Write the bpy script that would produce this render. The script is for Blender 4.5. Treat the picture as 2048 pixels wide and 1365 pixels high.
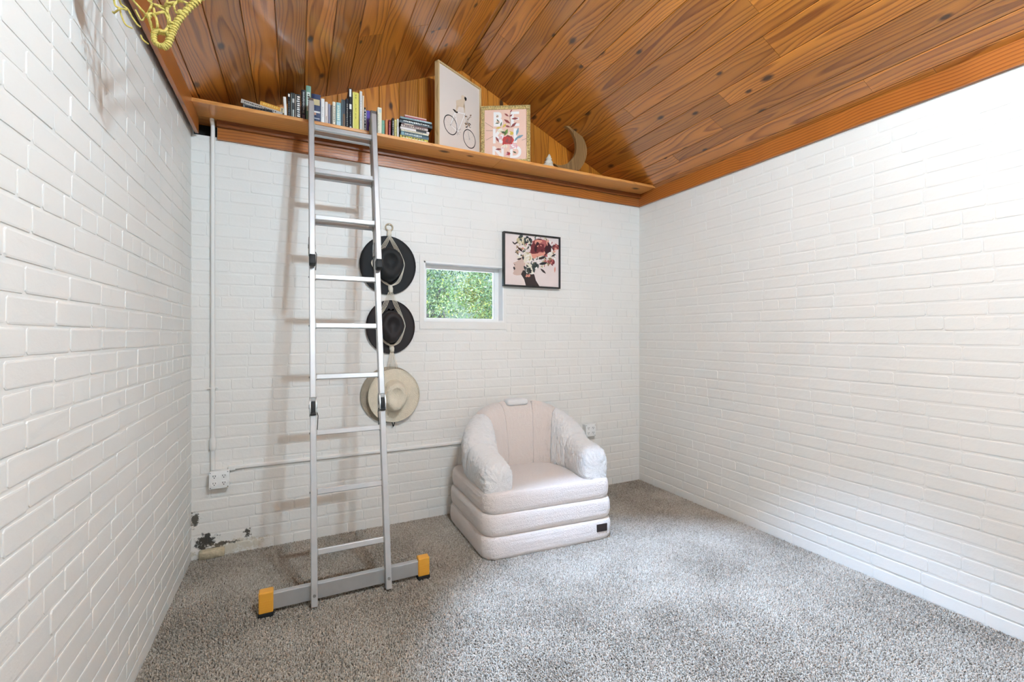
import bpy, bmesh, math, random
import numpy as np
from mathutils import Vector, Matrix, Euler

for o in list(bpy.data.objects):
    bpy.data.objects.remove(o)
SC = bpy.context.scene
COL = SC.collection
RNG = random.Random(7)
NP = np.random.default_rng(11)

# ------------------------------------------------------------------ camera
CAM_H = 1.3387
YAW = 0.450053
FPX = 893.45
cam = bpy.data.cameras.new('camera')
cam.sensor_width = 36.0
cam.lens = 36.0 * FPX / 2048.0
cam.shift_y = -12.1 / 2048.0
cam.clip_start = 0.02
cam_o = bpy.data.objects.new('camera', cam)
cam_o.location = (0, 0, CAM_H)
cam_o.rotation_euler = (math.pi / 2, 0, -YAW)
COL.objects.link(cam_o)
SC.camera = cam_o

# ------------------------------------------------------------------ sky, sun, exposure
world = bpy.data.worlds.new('sky')
SC.world = world
world.use_nodes = True
wn = world.node_tree.nodes
wl = world.node_tree.links
sky = wn.new('ShaderNodeTexSky')
sky.sky_type = 'NISHITA'
sky.sun_disc = False
sky.sun_elevation = math.radians(48)
sky.sun_rotation = math.radians(90)
wn['Background'].inputs['Strength'].default_value = 2.0
wl.new(sky.outputs['Color'], wn['Background'].inputs['Color'])
sun = bpy.data.lights.new('sun', 'SUN')
sun.energy = 5.0
sun.angle = math.radians(0.6)
sun.color = (1.0, 0.95, 0.86)
sun_o = bpy.data.objects.new('sun', sun)
sun_o.rotation_euler = (0, math.radians(42), math.radians(4))
sun_o.location = (12, 0, 12)
COL.objects.link(sun_o)
LAMP_E = 620.0
SPOT_W = 430.0
SC.view_settings.view_transform = 'Standard'
SC.view_settings.look = 'None'
SC.view_settings.gamma = 1.0
SC.view_settings.use_curve_mapping = False
SC.view_settings.exposure = 1.02
SC.cycles.max_bounces = 6
SC.cycles.diffuse_bounces = 4
SC.cycles.glossy_bounces = 2
SC.cycles.adaptive_threshold = 0.08
SC.cycles.adaptive_min_samples = 16

# ------------------------------------------------------------------ room numbers (metres)
D = 3.2            # back wall
XL, XR = -0.56, 2.85
YREAR = -2.1
ZT = 2.514         # underside of the trim boards
RX, RZ = 1.15, 3.378   # ridge
SL, SR = 0.437, 0.45   # pitch of the two slopes
G = 3.27           # wooden gable behind the shelf
SHZ0, SHZ1 = 2.622, 2.642   # shelf board
SHY = 2.965
WX0, WX1, WZ0, WZ1 = 0.834, 1.474, 1.437, 1.877   # window opening


# ------------------------------------------------------------------ helpers
def lin(c):
    r = []
    for v in c[:3]:
        v = v / 255.0
        r.append(v / 12.92 if v <= 0.04045 else ((v + 0.055) / 1.055) ** 2.4)
    return (r[0], r[1], r[2], 1.0)


def newmat(name):
    m = bpy.data.materials.new(name)
    m.use_nodes = True
    return m, m.node_tree.nodes, m.node_tree.links, m.node_tree.nodes['Principled BSDF']


def mat(name, c, rough=0.5, metal=0.0, bump=0.0, bscale=80.0, var=0.0, vscale=6.0, emit=0.0, coat=0.0, sheen=0.0, stretch=None):
    m, n, l, b = newmat(name)
    col = lin(c)
    b.inputs['Base Color'].default_value = col
    b.inputs['Roughness'].default_value = rough
    b.inputs['Metallic'].default_value = metal
    b.inputs['Coat Weight'].default_value = coat
    if sheen:
        b.inputs['Sheen Weight'].default_value = sheen
        b.inputs['Sheen Roughness'].default_value = 0.5
    if emit:
        b.inputs['Emission Color'].default_value = col
        b.inputs['Emission Strength'].default_value = emit
    if bump or var:
        g = n.new('ShaderNodeTexCoord')
        mp = n.new('ShaderNodeMapping')
        if stretch:
            mp.inputs['Scale'].default_value = stretch
        l.new(g.outputs['Object'], mp.inputs['Vector'])
    if var:
        t = n.new('ShaderNodeTexNoise')
        t.inputs['Scale'].default_value = vscale
        t.inputs['Detail'].default_value = 5
        l.new(mp.outputs[0], t.inputs['Vector'])
        mr = n.new('ShaderNodeMapRange')
        mr.inputs['From Min'].default_value = 0.25
        mr.inputs['From Max'].default_value = 0.75
        mr.inputs['To Min'].default_value = 1 - var
        mr.inputs['To Max'].default_value = 1 + var * 0.4
        l.new(t.outputs['Fac'], mr.inputs['Value'])
        vm = n.new('ShaderNodeVectorMath')
        vm.operation = 'SCALE'
        vm.inputs[0].default_value = col[:3]
        l.new(mr.outputs[0], vm.inputs['Scale'])
        l.new(vm.outputs[0], b.inputs['Base Color'])
    if bump:
        t = n.new('ShaderNodeTexNoise')
        t.inputs['Scale'].default_value = bscale
        t.inputs['Detail'].default_value = 4
        l.new(mp.outputs[0], t.inputs['Vector'])
        bp = n.new('ShaderNodeBump')
        bp.inputs['Strength'].default_value = bump
        bp.inputs['Distance'].default_value = 0.01
        l.new(t.outputs['Fac'], bp.inputs['Height'])
        l.new(bp.outputs[0], b.inputs['Normal'])
    return m


def wood(name, light, dark, axis='Y', rough=0.32, ring=0.012, coat=0.3, tint=(0.72, 1.12), knots=True):
    """varnished pine: growth rings cut along the board, fine pores, knots, every board its own piece of the tree"""
    m, n, l, b = newmat(name)
    tc = n.new('ShaderNodeTexCoord')
    sp = n.new('ShaderNodeSeparateXYZ')
    l.new(tc.outputs['Object'], sp.inputs[0])
    idx = {'Y': ('X', 'Y', 'Z'), 'X': ('Y', 'X', 'Z'), 'Z': ('X', 'Z', 'Y')}[axis]
    across, along, deep = (sp.outputs[k] for k in idx)
    oi = n.new('ShaderNodeObjectInfo')

    def mth(op, a, b_=None, c_=None):
        q = n.new('ShaderNodeMath')
        q.operation = op
        for i, v in enumerate((a, b_, c_)):
            if v is None:
                continue
            if isinstance(v, (int, float)):
                q.inputs[i].default_value = v
            else:
                l.new(v, q.inputs[i])
        return q.outputs[0]

    rnd = oi.outputs['Random']
    r1 = mth('FRACT', mth('MULTIPLY', rnd, 37.7))
    r2 = mth('FRACT', mth('MULTIPLY', rnd, 113.1))

    def comb(x, y, z):
        q = n.new('ShaderNodeCombineXYZ')
        for i, v in enumerate((x, y, z)):
            if isinstance(v, (int, float)):
                q.inputs[i].default_value = v
            else:
                l.new(v, q.inputs[i])
        return q.outputs[0]

    def noise(v, scale, detail=2.0):
        q = n.new('ShaderNodeTexNoise')
        q.inputs['Scale'].default_value = scale
        q.inputs['Detail'].default_value = detail
        l.new(v, q.inputs['Vector'])
        return q.outputs['Fac']

    seed = mth('MULTIPLY', rnd, 61.0)
    low = noise(comb(mth('MULTIPLY', across, 2.0), mth('ADD', mth('MULTIPLY', along, 0.75), seed), seed), 1.6, 2.0)
    wob = mth('MULTIPLY', mth('SUBTRACT', low, 0.5), 0.16)
    bb = mth('ADD', mth('ADD', across, wob), mth('MULTIPLY', mth('SUBTRACT', r1, 0.5), 0.12))
    low2 = noise(comb(mth('ADD', seed, 9.0), mth('MULTIPLY', along, 0.6), seed), 1.3, 1.0)
    cc = mth('ADD', mth('ADD', deep, mth('MULTIPLY', low2, 0.09)), mth('MULTIPLY', r2, 0.06))
    rad = mth('SQRT', mth('ADD', mth('MULTIPLY', bb, bb), mth('MULTIPLY', cc, cc)))
    fine = noise(comb(mth('MULTIPLY', across, 260.0), mth('MULTIPLY', along, 6.0), mth('ADD', seed, deep)), 1.0, 3.0)
    ringv = mth('FRACT', mth('ADD', mth('DIVIDE', rad, ring), mth('MULTIPLY', fine, 0.25)))
    rp = n.new('ShaderNodeValToRGB')
    rp.color_ramp.elements[0].position = 0.0
    rp.color_ramp.elements[0].color = (0.05, 0.05, 0.05, 1)
    rp.color_ramp.elements[1].position = 1.0
    rp.color_ramp.elements[1].color = (0.15, 0.15, 0.15, 1)
    e = rp.color_ramp.elements.new(0.55)
    e.color = (0.3, 0.3, 0.3, 1)
    e = rp.color_ramp.elements.new(0.86)
    e.color = (1, 1, 1, 1)
    l.new(ringv, rp.inputs[0])
    blot = noise(comb(mth('MULTIPLY', across, 6.0), mth('MULTIPLY', along, 1.3), seed), 1.5, 3.0)
    fac = mth('ADD', mth('MULTIPLY', rp.outputs[0], 0.62), mth('MULTIPLY', fine, 0.28))
    fac = mth('ADD', fac, mth('MULTIPLY', mth('SUBTRACT', blot, 0.5), 0.7))
    mx = n.new('ShaderNodeMix')
    mx.data_type = 'RGBA'
    mx.inputs[6].default_value = lin(light)
    mx.inputs[7].default_value = lin(dark)
    l.new(fac, mx.inputs[0])
    colr = mx.outputs[2]
    if knots:
        vo = n.new('ShaderNodeTexVoronoi')
        vo.voronoi_dimensions = '2D'
        vo.inputs['Scale'].default_value = 1.0
        vc = comb(mth('ADD', mth('MULTIPLY', across, 5.0), seed), mth('ADD', mth('MULTIPLY', along, 2.6), seed), 0)
        l.new(vc, vo.inputs['Vector'])
        sc_ = n.new('ShaderNodeSeparateColor')
        l.new(vo.outputs['Color'], sc_.inputs[0])
        kr = mth('MULTIPLY', mth('GREATER_THAN', sc_.outputs[0], 0.55), mth('ADD', 0.035, mth('MULTIPLY', sc_.outputs[1], 0.05)))
        kd = mth('DIVIDE', vo.outputs['Distance'], mth('ADD', kr, 0.0001))
        km = n.new('ShaderNodeMapRange')
        km.inputs['From Min'].default_value = 0.6
        km.inputs['From Max'].default_value = 1.5
        km.inputs['To Min'].default_value = 0.9
        km.inputs['To Max'].default_value = 0.0
        l.new(kd, km.inputs['Value'])
        mk = n.new('ShaderNodeMix')
        mk.data_type = 'RGBA'
        mk.inputs[7].default_value = lin((52, 26, 12))
        l.new(km.outputs[0], mk.inputs[0])
        l.new(colr, mk.inputs[6])
        colr = mk.outputs[2]
    hs = n.new('ShaderNodeHueSaturation')
    hs.inputs['Saturation'].default_value = 1.0
    tv = n.new('ShaderNodeMapRange')
    tv.inputs['To Min'].default_value = tint[0]
    tv.inputs['To Max'].default_value = tint[1]
    l.new(r2, tv.inputs['Value'])
    l.new(tv.outputs[0], hs.inputs['Value'])
    l.new(colr, hs.inputs['Color'])
    l.new(hs.outputs[0], b.inputs['Base Color'])
    b.inputs['Roughness'].default_value = rough
    b.inputs['Coat Weight'].default_value = coat
    b.inputs['Coat Roughness'].default_value = 0.16
    bp = n.new('ShaderNodeBump')
    bp.inputs['Strength'].default_value = 0.12
    bp.inputs['Distance'].default_value = 0.004
    l.new(fac, bp.inputs['Height'])
    l.new(bp.outputs[0], b.inputs['Normal'])
    return m


def paint_brick(name, base=(236, 233, 228), stains=False):
    m, n, l, b = newmat(name)
    ge = n.new('ShaderNodeNewGeometry')
    t = n.new('ShaderNodeTexNoise')
    t.inputs['Scale'].default_value = 2.2
    t.inputs['Detail'].default_value = 2
    l.new(ge.outputs['Position'], t.inputs['Vector'])
    mx = n.new('ShaderNodeMix')
    mx.data_type = 'RGBA'
    mx.inputs[6].default_value = lin(base)
    mx.inputs[7].default_value = lin((base[0] - 9, base[1] - 10, base[2] - 12))
    l.new(t.outputs['Fac'], mx.inputs[0])
    colr = mx.outputs[2]
    if stains:   # damp and mould at the foot of the wall by the left corner
        sp = n.new('ShaderNodeSeparateXYZ')
        l.new(ge.outputs['Position'], sp.inputs[0])

        def mr(src, a0, a1, b0, b1):
            q = n.new('ShaderNodeMapRange')
            q.inputs['From Min'].default_value = a0
            q.inputs['From Max'].default_value = a1
            q.inputs['To Min'].default_value = b0
            q.inputs['To Max'].default_value = b1
            l.new(src, q.inputs['Value'])
            return q.outputs[0]

        def mul(a, c):
            q = n.new('ShaderNodeMath')
            q.operation = 'MULTIPLY'
            l.new(a, q.inputs[0])
            l.new(c, q.inputs[1])
            return q.outputs[0]

        def blob(cx, cz, rx, rz, thr):
            dx = n.new('ShaderNodeVectorMath')
            dx.operation = 'SUBTRACT'
            l.new(ge.outputs['Position'], dx.inputs[0])
            dx.inputs[1].default_value = (cx, D, cz)
            sc2 = n.new('ShaderNodeVectorMath')
            sc2.operation = 'MULTIPLY'
            l.new(dx.outputs[0], sc2.inputs[0])
            sc2.inputs[1].default_value = (1 / rx, 0, 1 / rz)
            ln = n.new('ShaderNodeVectorMath')
            ln.operation = 'LENGTH'
            l.new(sc2.outputs[0], ln.inputs[0])
            q = n.new('ShaderNodeMath')
            q.operation = 'ADD'
            l.new(ln.outputs['Value'], q.inputs[0])
            nn = n.new('ShaderNodeTexNoise')
            nn.inputs['Scale'].default_value = 42
            nn.inputs['Detail'].default_value = 6
            nn.inputs['Roughness'].default_value = 0.75
            l.new(ge.outputs['Position'], nn.inputs['Vector'])
            l.new(mr(nn.outputs['Fac'], 0.3, 0.7, -0.8, 0.8), q.inputs[1])
            return mr(q.outputs[0], thr, thr + 0.25, 1, 0)
        acc = colr
        for cx, cz, rx, rz, thr, cc in ((-0.36, 0.05, 0.20, 0.05, 0.6, (212, 204, 188)), (-0.49, 0.10, 0.055, 0.05, 0.75, (70, 66, 60)),
                                       (-0.545, 0.24, 0.03, 0.05, 0.6, (92, 86, 78)), (-0.40, 0.075, 0.10, 0.02, 0.4, (96, 90, 82)),
                                       (-0.27, 0.115, 0.025, 0.05, 0.42, (80, 74, 66)), (-0.44, 0.05, 0.06, 0.03, 0.5, (110, 100, 86))):
            mk = n.new('ShaderNodeMix')
            mk.data_type = 'RGBA'
            l.new(blob(cx, cz, rx, rz, thr), mk.inputs[0])
            l.new(acc, mk.inputs[6])
            mk.inputs[7].default_value = lin(cc)
            acc = mk.outputs[2]
        colr = acc
    l.new(colr, b.inputs['Base Color'])
    b.inputs['Roughness'].default_value = 0.5
    t2 = n.new('ShaderNodeTexNoise')
    t2.inputs['Scale'].default_value = 38
    t2.inputs['Detail'].default_value = 4
    t2.inputs['Roughness'].default_value = 0.62
    l.new(ge.outputs['Position'], t2.inputs['Vector'])
    bp = n.new('ShaderNodeBump')
    bp.inputs['Strength'].default_value = 0.22
    bp.inputs['Distance'].default_value = 0.005
    l.new(t2.outputs['Fac'], bp.inputs['Height'])
    l.new(bp.outputs[0], b.inputs['Normal'])
    return m


class MB:
    """collects geometry of ONE mesh"""

    def __init__(self):
        self.v, self.f, self.m = [], [], []

    def add(self, vs, fs, mi=0):
        o = len(self.v)
        self.v += [tuple(p) for p in vs]
        self.f += [tuple(i + o for i in q) for q in fs]
        self.m += [mi] * len(fs)
        return self

    def box(self, x0, x1, y0, y1, z0, z1, mi=0, bev=0.0):
        if bev <= 0:
            vs = [(x, y, z) for z in (z0, z1) for y in (y0, y1) for x in (x0, x1)]
            fs = [(0, 2, 3, 1), (4, 5, 7, 6), (0, 1, 5, 4), (2, 6, 7, 3), (0, 4, 6, 2), (1, 3, 7, 5)]
            return self.add(vs, fs, mi)
        bm = bmesh.new()
        bmesh.ops.create_cube(bm, size=1.0)
        for p in bm.verts:
            p.co = Vector(((x0 + x1) / 2 + p.co.x * (x1 - x0), (y0 + y1) / 2 + p.co.y * (y1 - y0), (z0 + z1) / 2 + p.co.z * (z1 - z0)))
        bmesh.ops.bevel(bm, geom=bm.edges[:], offset=bev, segments=2, profile=0.5, affect='EDGES')
        return self.bm(bm, mi)

    def bm(self, bm, mi=0):
        bm.verts.index_update()
        vs = [p.co.copy() for p in bm.verts]
        fs = [[p.index for p in q.verts] for q in bm.faces]
        bm.free()
        return self.add(vs, fs, mi)

    def loft(self, rings, mi=0, closed=True, cap0=True, cap1=True):
        k = len(rings[0])
        vs = [p for r in rings for p in r]
        fs = []
        for i in range(len(rings) - 1):
            for j in range(k if closed else k - 1):
                a, b = i * k + j, i * k + (j + 1) % k
                fs.append((a, b, b + k, a + k))
        if cap0:
            fs.append(tuple(reversed(range(k))))
        if cap1:
            fs.append(tuple(range((len(rings) - 1) * k, len(rings) * k)))
        return self.add(vs, fs, mi)

    def tube(self, pts, r, sides=8, mi=0, caps=True):
        P = [Vector(p) for p in pts]
        rr = r if isinstance(r, (list, tuple)) else [r] * len(P)
        rings, prev = [], None
        for i, p in enumerate(P):
            d = (P[min(i + 1, len(P) - 1)] - P[max(i - 1, 0)])
            d = d.normalized() if d.length > 1e-9 else Vector((0, 0, 1))
            if prev is None:
                a = Vector((0, 0, 1)) if abs(d.z) < 0.9 else Vector((1, 0, 0))
                x = d.cross(a).normalized()
            else:
                x = (prev - d * prev.dot(d))
                x = x.normalized() if x.length > 1e-6 else d.orthogonal().normalized()
            prev = x
            y = d.cross(x)
            rings.append([p + (x * math.cos(t) + y * math.sin(t)) * rr[i] for t in [2 * math.pi * k / sides for k in range(sides)]])
        return self.loft(rings, mi, True, caps, caps)

    def prism(self, poly, a0, a1, axis='Y', mi=0):
        """polygon given in the two other axes, pulled along axis"""
        def pt(u, w, a):
            return (u, a, w) if axis == 'Y' else ((a, u, w) if axis == 'X' else (u, w, a))
        k = len(poly)
        vs = [pt(u, w, a0) for u, w in poly] + [pt(u, w, a1) for u, w in poly]
        fs = [tuple(range(k)), tuple(range(2 * k - 1, k - 1, -1))] + [(i, i + k, (i + 1) % k + k, (i + 1) % k) for i in range(k)]
        return self.add(vs, fs, mi)

    def disc(self, cx, cz, y, rx, rz, k=14, mi=0, rot=0.0):
        vs = []
        for i in range(k):
            t = 2 * math.pi * i / k
            u, w = rx * math.cos(t), rz * math.sin(t)
            vs.append((cx + u * math.cos(rot) - w * math.sin(rot), y, cz + u * math.sin(rot) + w * math.cos(rot)))
        return self.add(vs, [tuple(range(k))], mi)

    def build(self, name, mats, parent=None, smooth=False, loc=None, rot=None, fix=True):
        me = bpy.data.meshes.new(name)
        me.from_pydata(self.v, [], self.f)
        if not isinstance(mats, (list, tuple)):
            mats = [mats]
        for q in mats:
            me.materials.append(q)
        if len(mats) > 1:
            me.polygons.foreach_set('material_index', self.m)
        if fix:
            bm = bmesh.new()
            bm.from_mesh(me)
            bmesh.ops.recalc_face_normals(bm, faces=bm.faces[:])
            bm.to_mesh(me)
            bm.free()
        if smooth:
            me.polygons.foreach_set('use_smooth', [True] * len(me.polygons))
            if smooth != 'all':
                try:
                    me.set_sharp_from_angle(angle=math.radians(smooth if not isinstance(smooth, bool) else 40))
                except Exception:
                    pass
        me.update()
        o = bpy.data.objects.new(name, me)
        COL.objects.link(o)
        if parent is not None:
            o.parent = parent
        if loc is not None:
            o.location = loc
        if rot is not None:
            o.rotation_euler = rot
        return o


def tag(o, label, cat, group=None):
    o['label'] = label
    o['category'] = cat
    if group:
        o['group'] = group
    return o


def thing(name, label, cat, loc=(0, 0, 0), rot=(0, 0, 0), group=None):
    o = bpy.data.objects.new(name, None)
    o.empty_display_size = 0.05
    o.location = loc
    o.rotation_euler = rot
    COL.objects.link(o)
    return tag(o, label, cat, group)


def struct(o):
    o['kind'] = 'structure'
    return o


def stuff(o):
    o['kind'] = 'stuff'
    return o


def project(x, y, z):
    d = x * math.sin(YAW) + y * math.cos(YAW)
    if d < 0.15:
        return None
    r = x * math.cos(YAW) - y * math.sin(YAW)
    return 1024 + FPX * r / d, 670.4 - FPX * (z - CAM_H) / d, d


# ------------------------------------------------------------------ materials
M_WALL = paint_brick('white_brick_paint')
M_WALLB = paint_brick('white_brick_paint_back_wall', stains=True)
M_WHITE = mat('white_gloss_paint', (240, 239, 236), 0.4, bump=0.05, bscale=40)
M_PLANK = wood('varnished_pine_plank', (222, 140, 52), (118, 54, 12), 'Y', rough=0.34, coat=0.9)
M_GABLE = wood('varnished_pine_gable', (224, 142, 46), (146, 72, 16), 'Z', rough=0.35)
M_TRIMX = wood('pine_trim_across', (196, 118, 48), (118, 58, 18), 'X', tint=(0.9, 1.0))
M_TRIMY = wood('pine_trim_along', (196, 116, 48), (120, 58, 18), 'Y', tint=(0.85, 1.05))
M_SHELF = wood('pine_shelf', (236, 166, 92), (190, 120, 58), 'X', tint=(0.95, 1.05), ring=0.02)
M_DARK = mat('dark_gap', (24, 18, 15), 0.9)
M_ALU = mat('brushed_aluminium', (200, 200, 200), 0.42, metal=0.65, bump=0.05, bscale=60, var=0.08, vscale=14)
M_ALU2 = mat('dull_aluminium', (178, 175, 170), 0.48, metal=0.65, bump=0.06, bscale=60, var=0.12, vscale=20)
M_STEEL = mat('zinc_hinge_steel', (150, 150, 148), 0.35, metal=0.9, bump=0.1, bscale=120)
M_BLACK = mat('black_rubber', (22, 22, 23), 0.6)
M_YCAP = mat('yellow_plastic', (226, 162, 58), 0.45, bump=0.05, bscale=60)


# ================================================================== SETTING
# ---- floor and carpet
fl = MB()
fl.box(XL - 0.25, XR + 0.25, YREAR - 0.25, G + 0.1, -0.12, 0.0)
M_CARPET = mat('carpet_backing', (120, 106, 93), 0.95, bump=0.5, bscale=400, var=0.25, vscale=90)
floor = struct(fl.build('floor', M_CARPET))


def carpet_material():
    m, n, l, b = newmat('taupe_carpet_pile')
    at = n.new('ShaderNodeAttribute')
    at.attribute_name = 'tuft'
    rp = n.new('ShaderNodeValToRGB')
    el = rp.color_ramp.elements
    el[0].position, el[0].color = 0.0, lin((116, 103, 88))
    el[1].position, el[1].color = 1.0, lin((226, 220, 210))
    e = el.new(0.35)
    e.color = lin((170, 157, 141))
    e = el.new(0.7)
    e.color = lin((200, 190, 176))
    l.new(at.outputs['Fac'], rp.inputs[0])
    l.new(rp.outputs[0], b.inputs['Base Color'])
    b.inputs['Roughness'].default_value = 0.85
    b.inputs['Sheen Weight'].default_value = 0.25
    return m


def smooth_noise(x, y, cell, seed):
    r = np.random.default_rng(seed)
    g = r.random((64, 64))
    u, v = x / cell, y / cell
    iu, iv = np.floor(u).astype(int), np.floor(v).astype(int)
    fu, fv = u - iu, v - iv
    fu, fv = fu * fu * (3 - 2 * fu), fv * fv * (3 - 2 * fv)
    a, b_ = g[iu % 64, iv % 64], g[(iu + 1) % 64, iv % 64]
    c, d = g[iu % 64, (iv + 1) % 64], g[(iu + 1) % 64, (iv + 1) % 64]
    return (a * (1 - fu) + b_ * fu) * (1 - fv) + (c * (1 - fu) + d * fu) * fv


def carpet():
    pts = []
    step = 0.0062
    xs = np.arange(XL + 0.004, XR - 0.004, step)
    ys = np.arange(0.35, D - 0.004, step)
    X, Y = np.meshgrid(xs, ys)
    X, Y = X.ravel(), Y.ravel()
    dd = X * math.sin(YAW) + Y * math.cos(YAW)
    rr = X * math.cos(YAW) - Y * math.sin(YAW)
    k = (dd > 0.5) & (np.abs(rr / np.maximum(dd, 0.01)) < 1.3) & (dd > 1.25)
    X, Y = X[k], Y[k]
    N = len(X)
    X = X + NP.normal(0, 0.0022, N)
    Y = Y + NP.normal(0, 0.0022, N)
    X = np.clip(X, XL + 0.004, XR - 0.006)
    Y = np.clip(Y, 0.2, D - 0.006)
    nap = smooth_noise(X + 3, Y + 3, 0.32, 5) * 0.65 + smooth_noise(X + 3, Y + 3, 0.11, 6) * 0.35
    hgt = NP.uniform(0.007, 0.012, N)
    ang = NP.uniform(0, 2 * math.pi, N)
    lx = NP.normal(0, 0.0028, N) + (nap - 0.5) * 0.007
    ly = NP.normal(0, 0.0028, N) - 0.001
    rad = NP.uniform(0.0030, 0.0044, N)
    verts = np.empty((N, 7, 3))
    for j in range(3):
        a = ang + j * 2.0944
        verts[:, j, 0], verts[:, j, 1], verts[:, j, 2] = X + rad * 0.8 * np.cos(a), Y + rad * 0.8 * np.sin(a), -0.001
        verts[:, j + 3, 0] = X + lx * 0.6 + rad * np.cos(a + 0.6)
        verts[:, j + 3, 1] = Y + ly * 0.6 + rad * np.sin(a + 0.6)
        verts[:, j + 3, 2] = hgt * 0.7
    verts[:, 6, 0], verts[:, 6, 1], verts[:, 6, 2] = X + lx, Y + ly, hgt
    tri = np.array([[0, 1, 4], [0, 4, 3], [1, 2, 5], [1, 5, 4], [2, 0, 3], [2, 3, 5], [3, 4, 6], [4, 5, 6], [5, 3, 6]])
    faces = (np.arange(N)[:, None, None] * 7 + tri[None]).reshape(-1)
    me = bpy.data.meshes.new('carpet_pile')
    me.vertices.add(N * 7)
    me.vertices.foreach_set('co', verts.reshape(-1))
    nf = N * 9
    me.loops.add(nf * 3)
    me.loops.foreach_set('vertex_index', faces.astype(np.int32))
    me.polygons.add(nf)
    me.polygons.foreach_set('loop_start', np.arange(0, nf * 3, 3, dtype=np.int32))
    me.polygons.foreach_set('loop_total', np.full(nf, 3, dtype=np.int32))
    me.polygons.foreach_set('use_smooth', np.ones(nf, dtype=bool))
    tv = np.clip(NP.beta(1.6, 1.9, N) * 0.62 + (nap - 0.5) * 0.38 + 0.14, 0, 1)
    at = me.attributes.new('tuft', 'FLOAT', 'POINT')
    at.data.foreach_set('value', np.repeat(tv, 7).astype(np.float32))
    me.materials.append(carpet_material())
    me.update()
    o = bpy.data.objects.new('carpet_pile', me)
    COL.objects.link(o)
    o.parent = floor
    return stuff(o)


carpet()


# ---- brick walls
def brick_verts(w, h, seed, depth=0.0024):
    """front of a painted brick, local X along the wall, -Y out of it"""
    r = random.Random(seed)
    loops = []
    for inset, y, j in ((0.0, 0.003, 0.0), (0.0018, -depth * 0.7, 0.0006), (0.0065, -depth, 0.0009)):
        a, b_, c = w / 2 - inset * 0.6, h / 2 - inset, 0.004 + r.uniform(0, 0.004)
        q = [(-a + c, -b_), (a - c, -b_), (a, -b_ + c), (a, b_ - c), (a - c, b_), (-a + c, b_), (-a, b_ - c), (-a, -b_ + c)]
        loops.append([(x + r.uniform(-j, j), y + r.uniform(-j, j) * 0.25, z + r.uniform(-j, j)) for x, z in q])
    vs = loops[0] + loops[1] + loops[2] + [(0, -depth - r.uniform(-0.0001, 0.0002), 0)]
    fs = []
    for k in (0, 8):
        for i in range(8):
            fs.append((k + i, k + (i + 1) % 8, k + 8 + (i + 1) % 8, k + 8 + i))
    for i in range(8):
        fs.append((16 + i, 16 + (i + 1) % 8, 24))
    return vs, fs


BRICK_MESH = {}


def brick_mesh(w, h, seed, material):
    key = (round(w, 4), round(h, 4), seed, material.name)
    if key not in BRICK_MESH:
        vs, fs = brick_verts(w, h, hash((key[0], key[1], seed)) & 0xffff)
        me = bpy.data.meshes.new('brick')
        me.from_pydata(vs, [], fs)
        me.materials.append(material)
        me.update()
        BRICK_MESH[key] = me
    return BRICK_MESH[key]


CH = 0.0715
BL = 0.222


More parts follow.
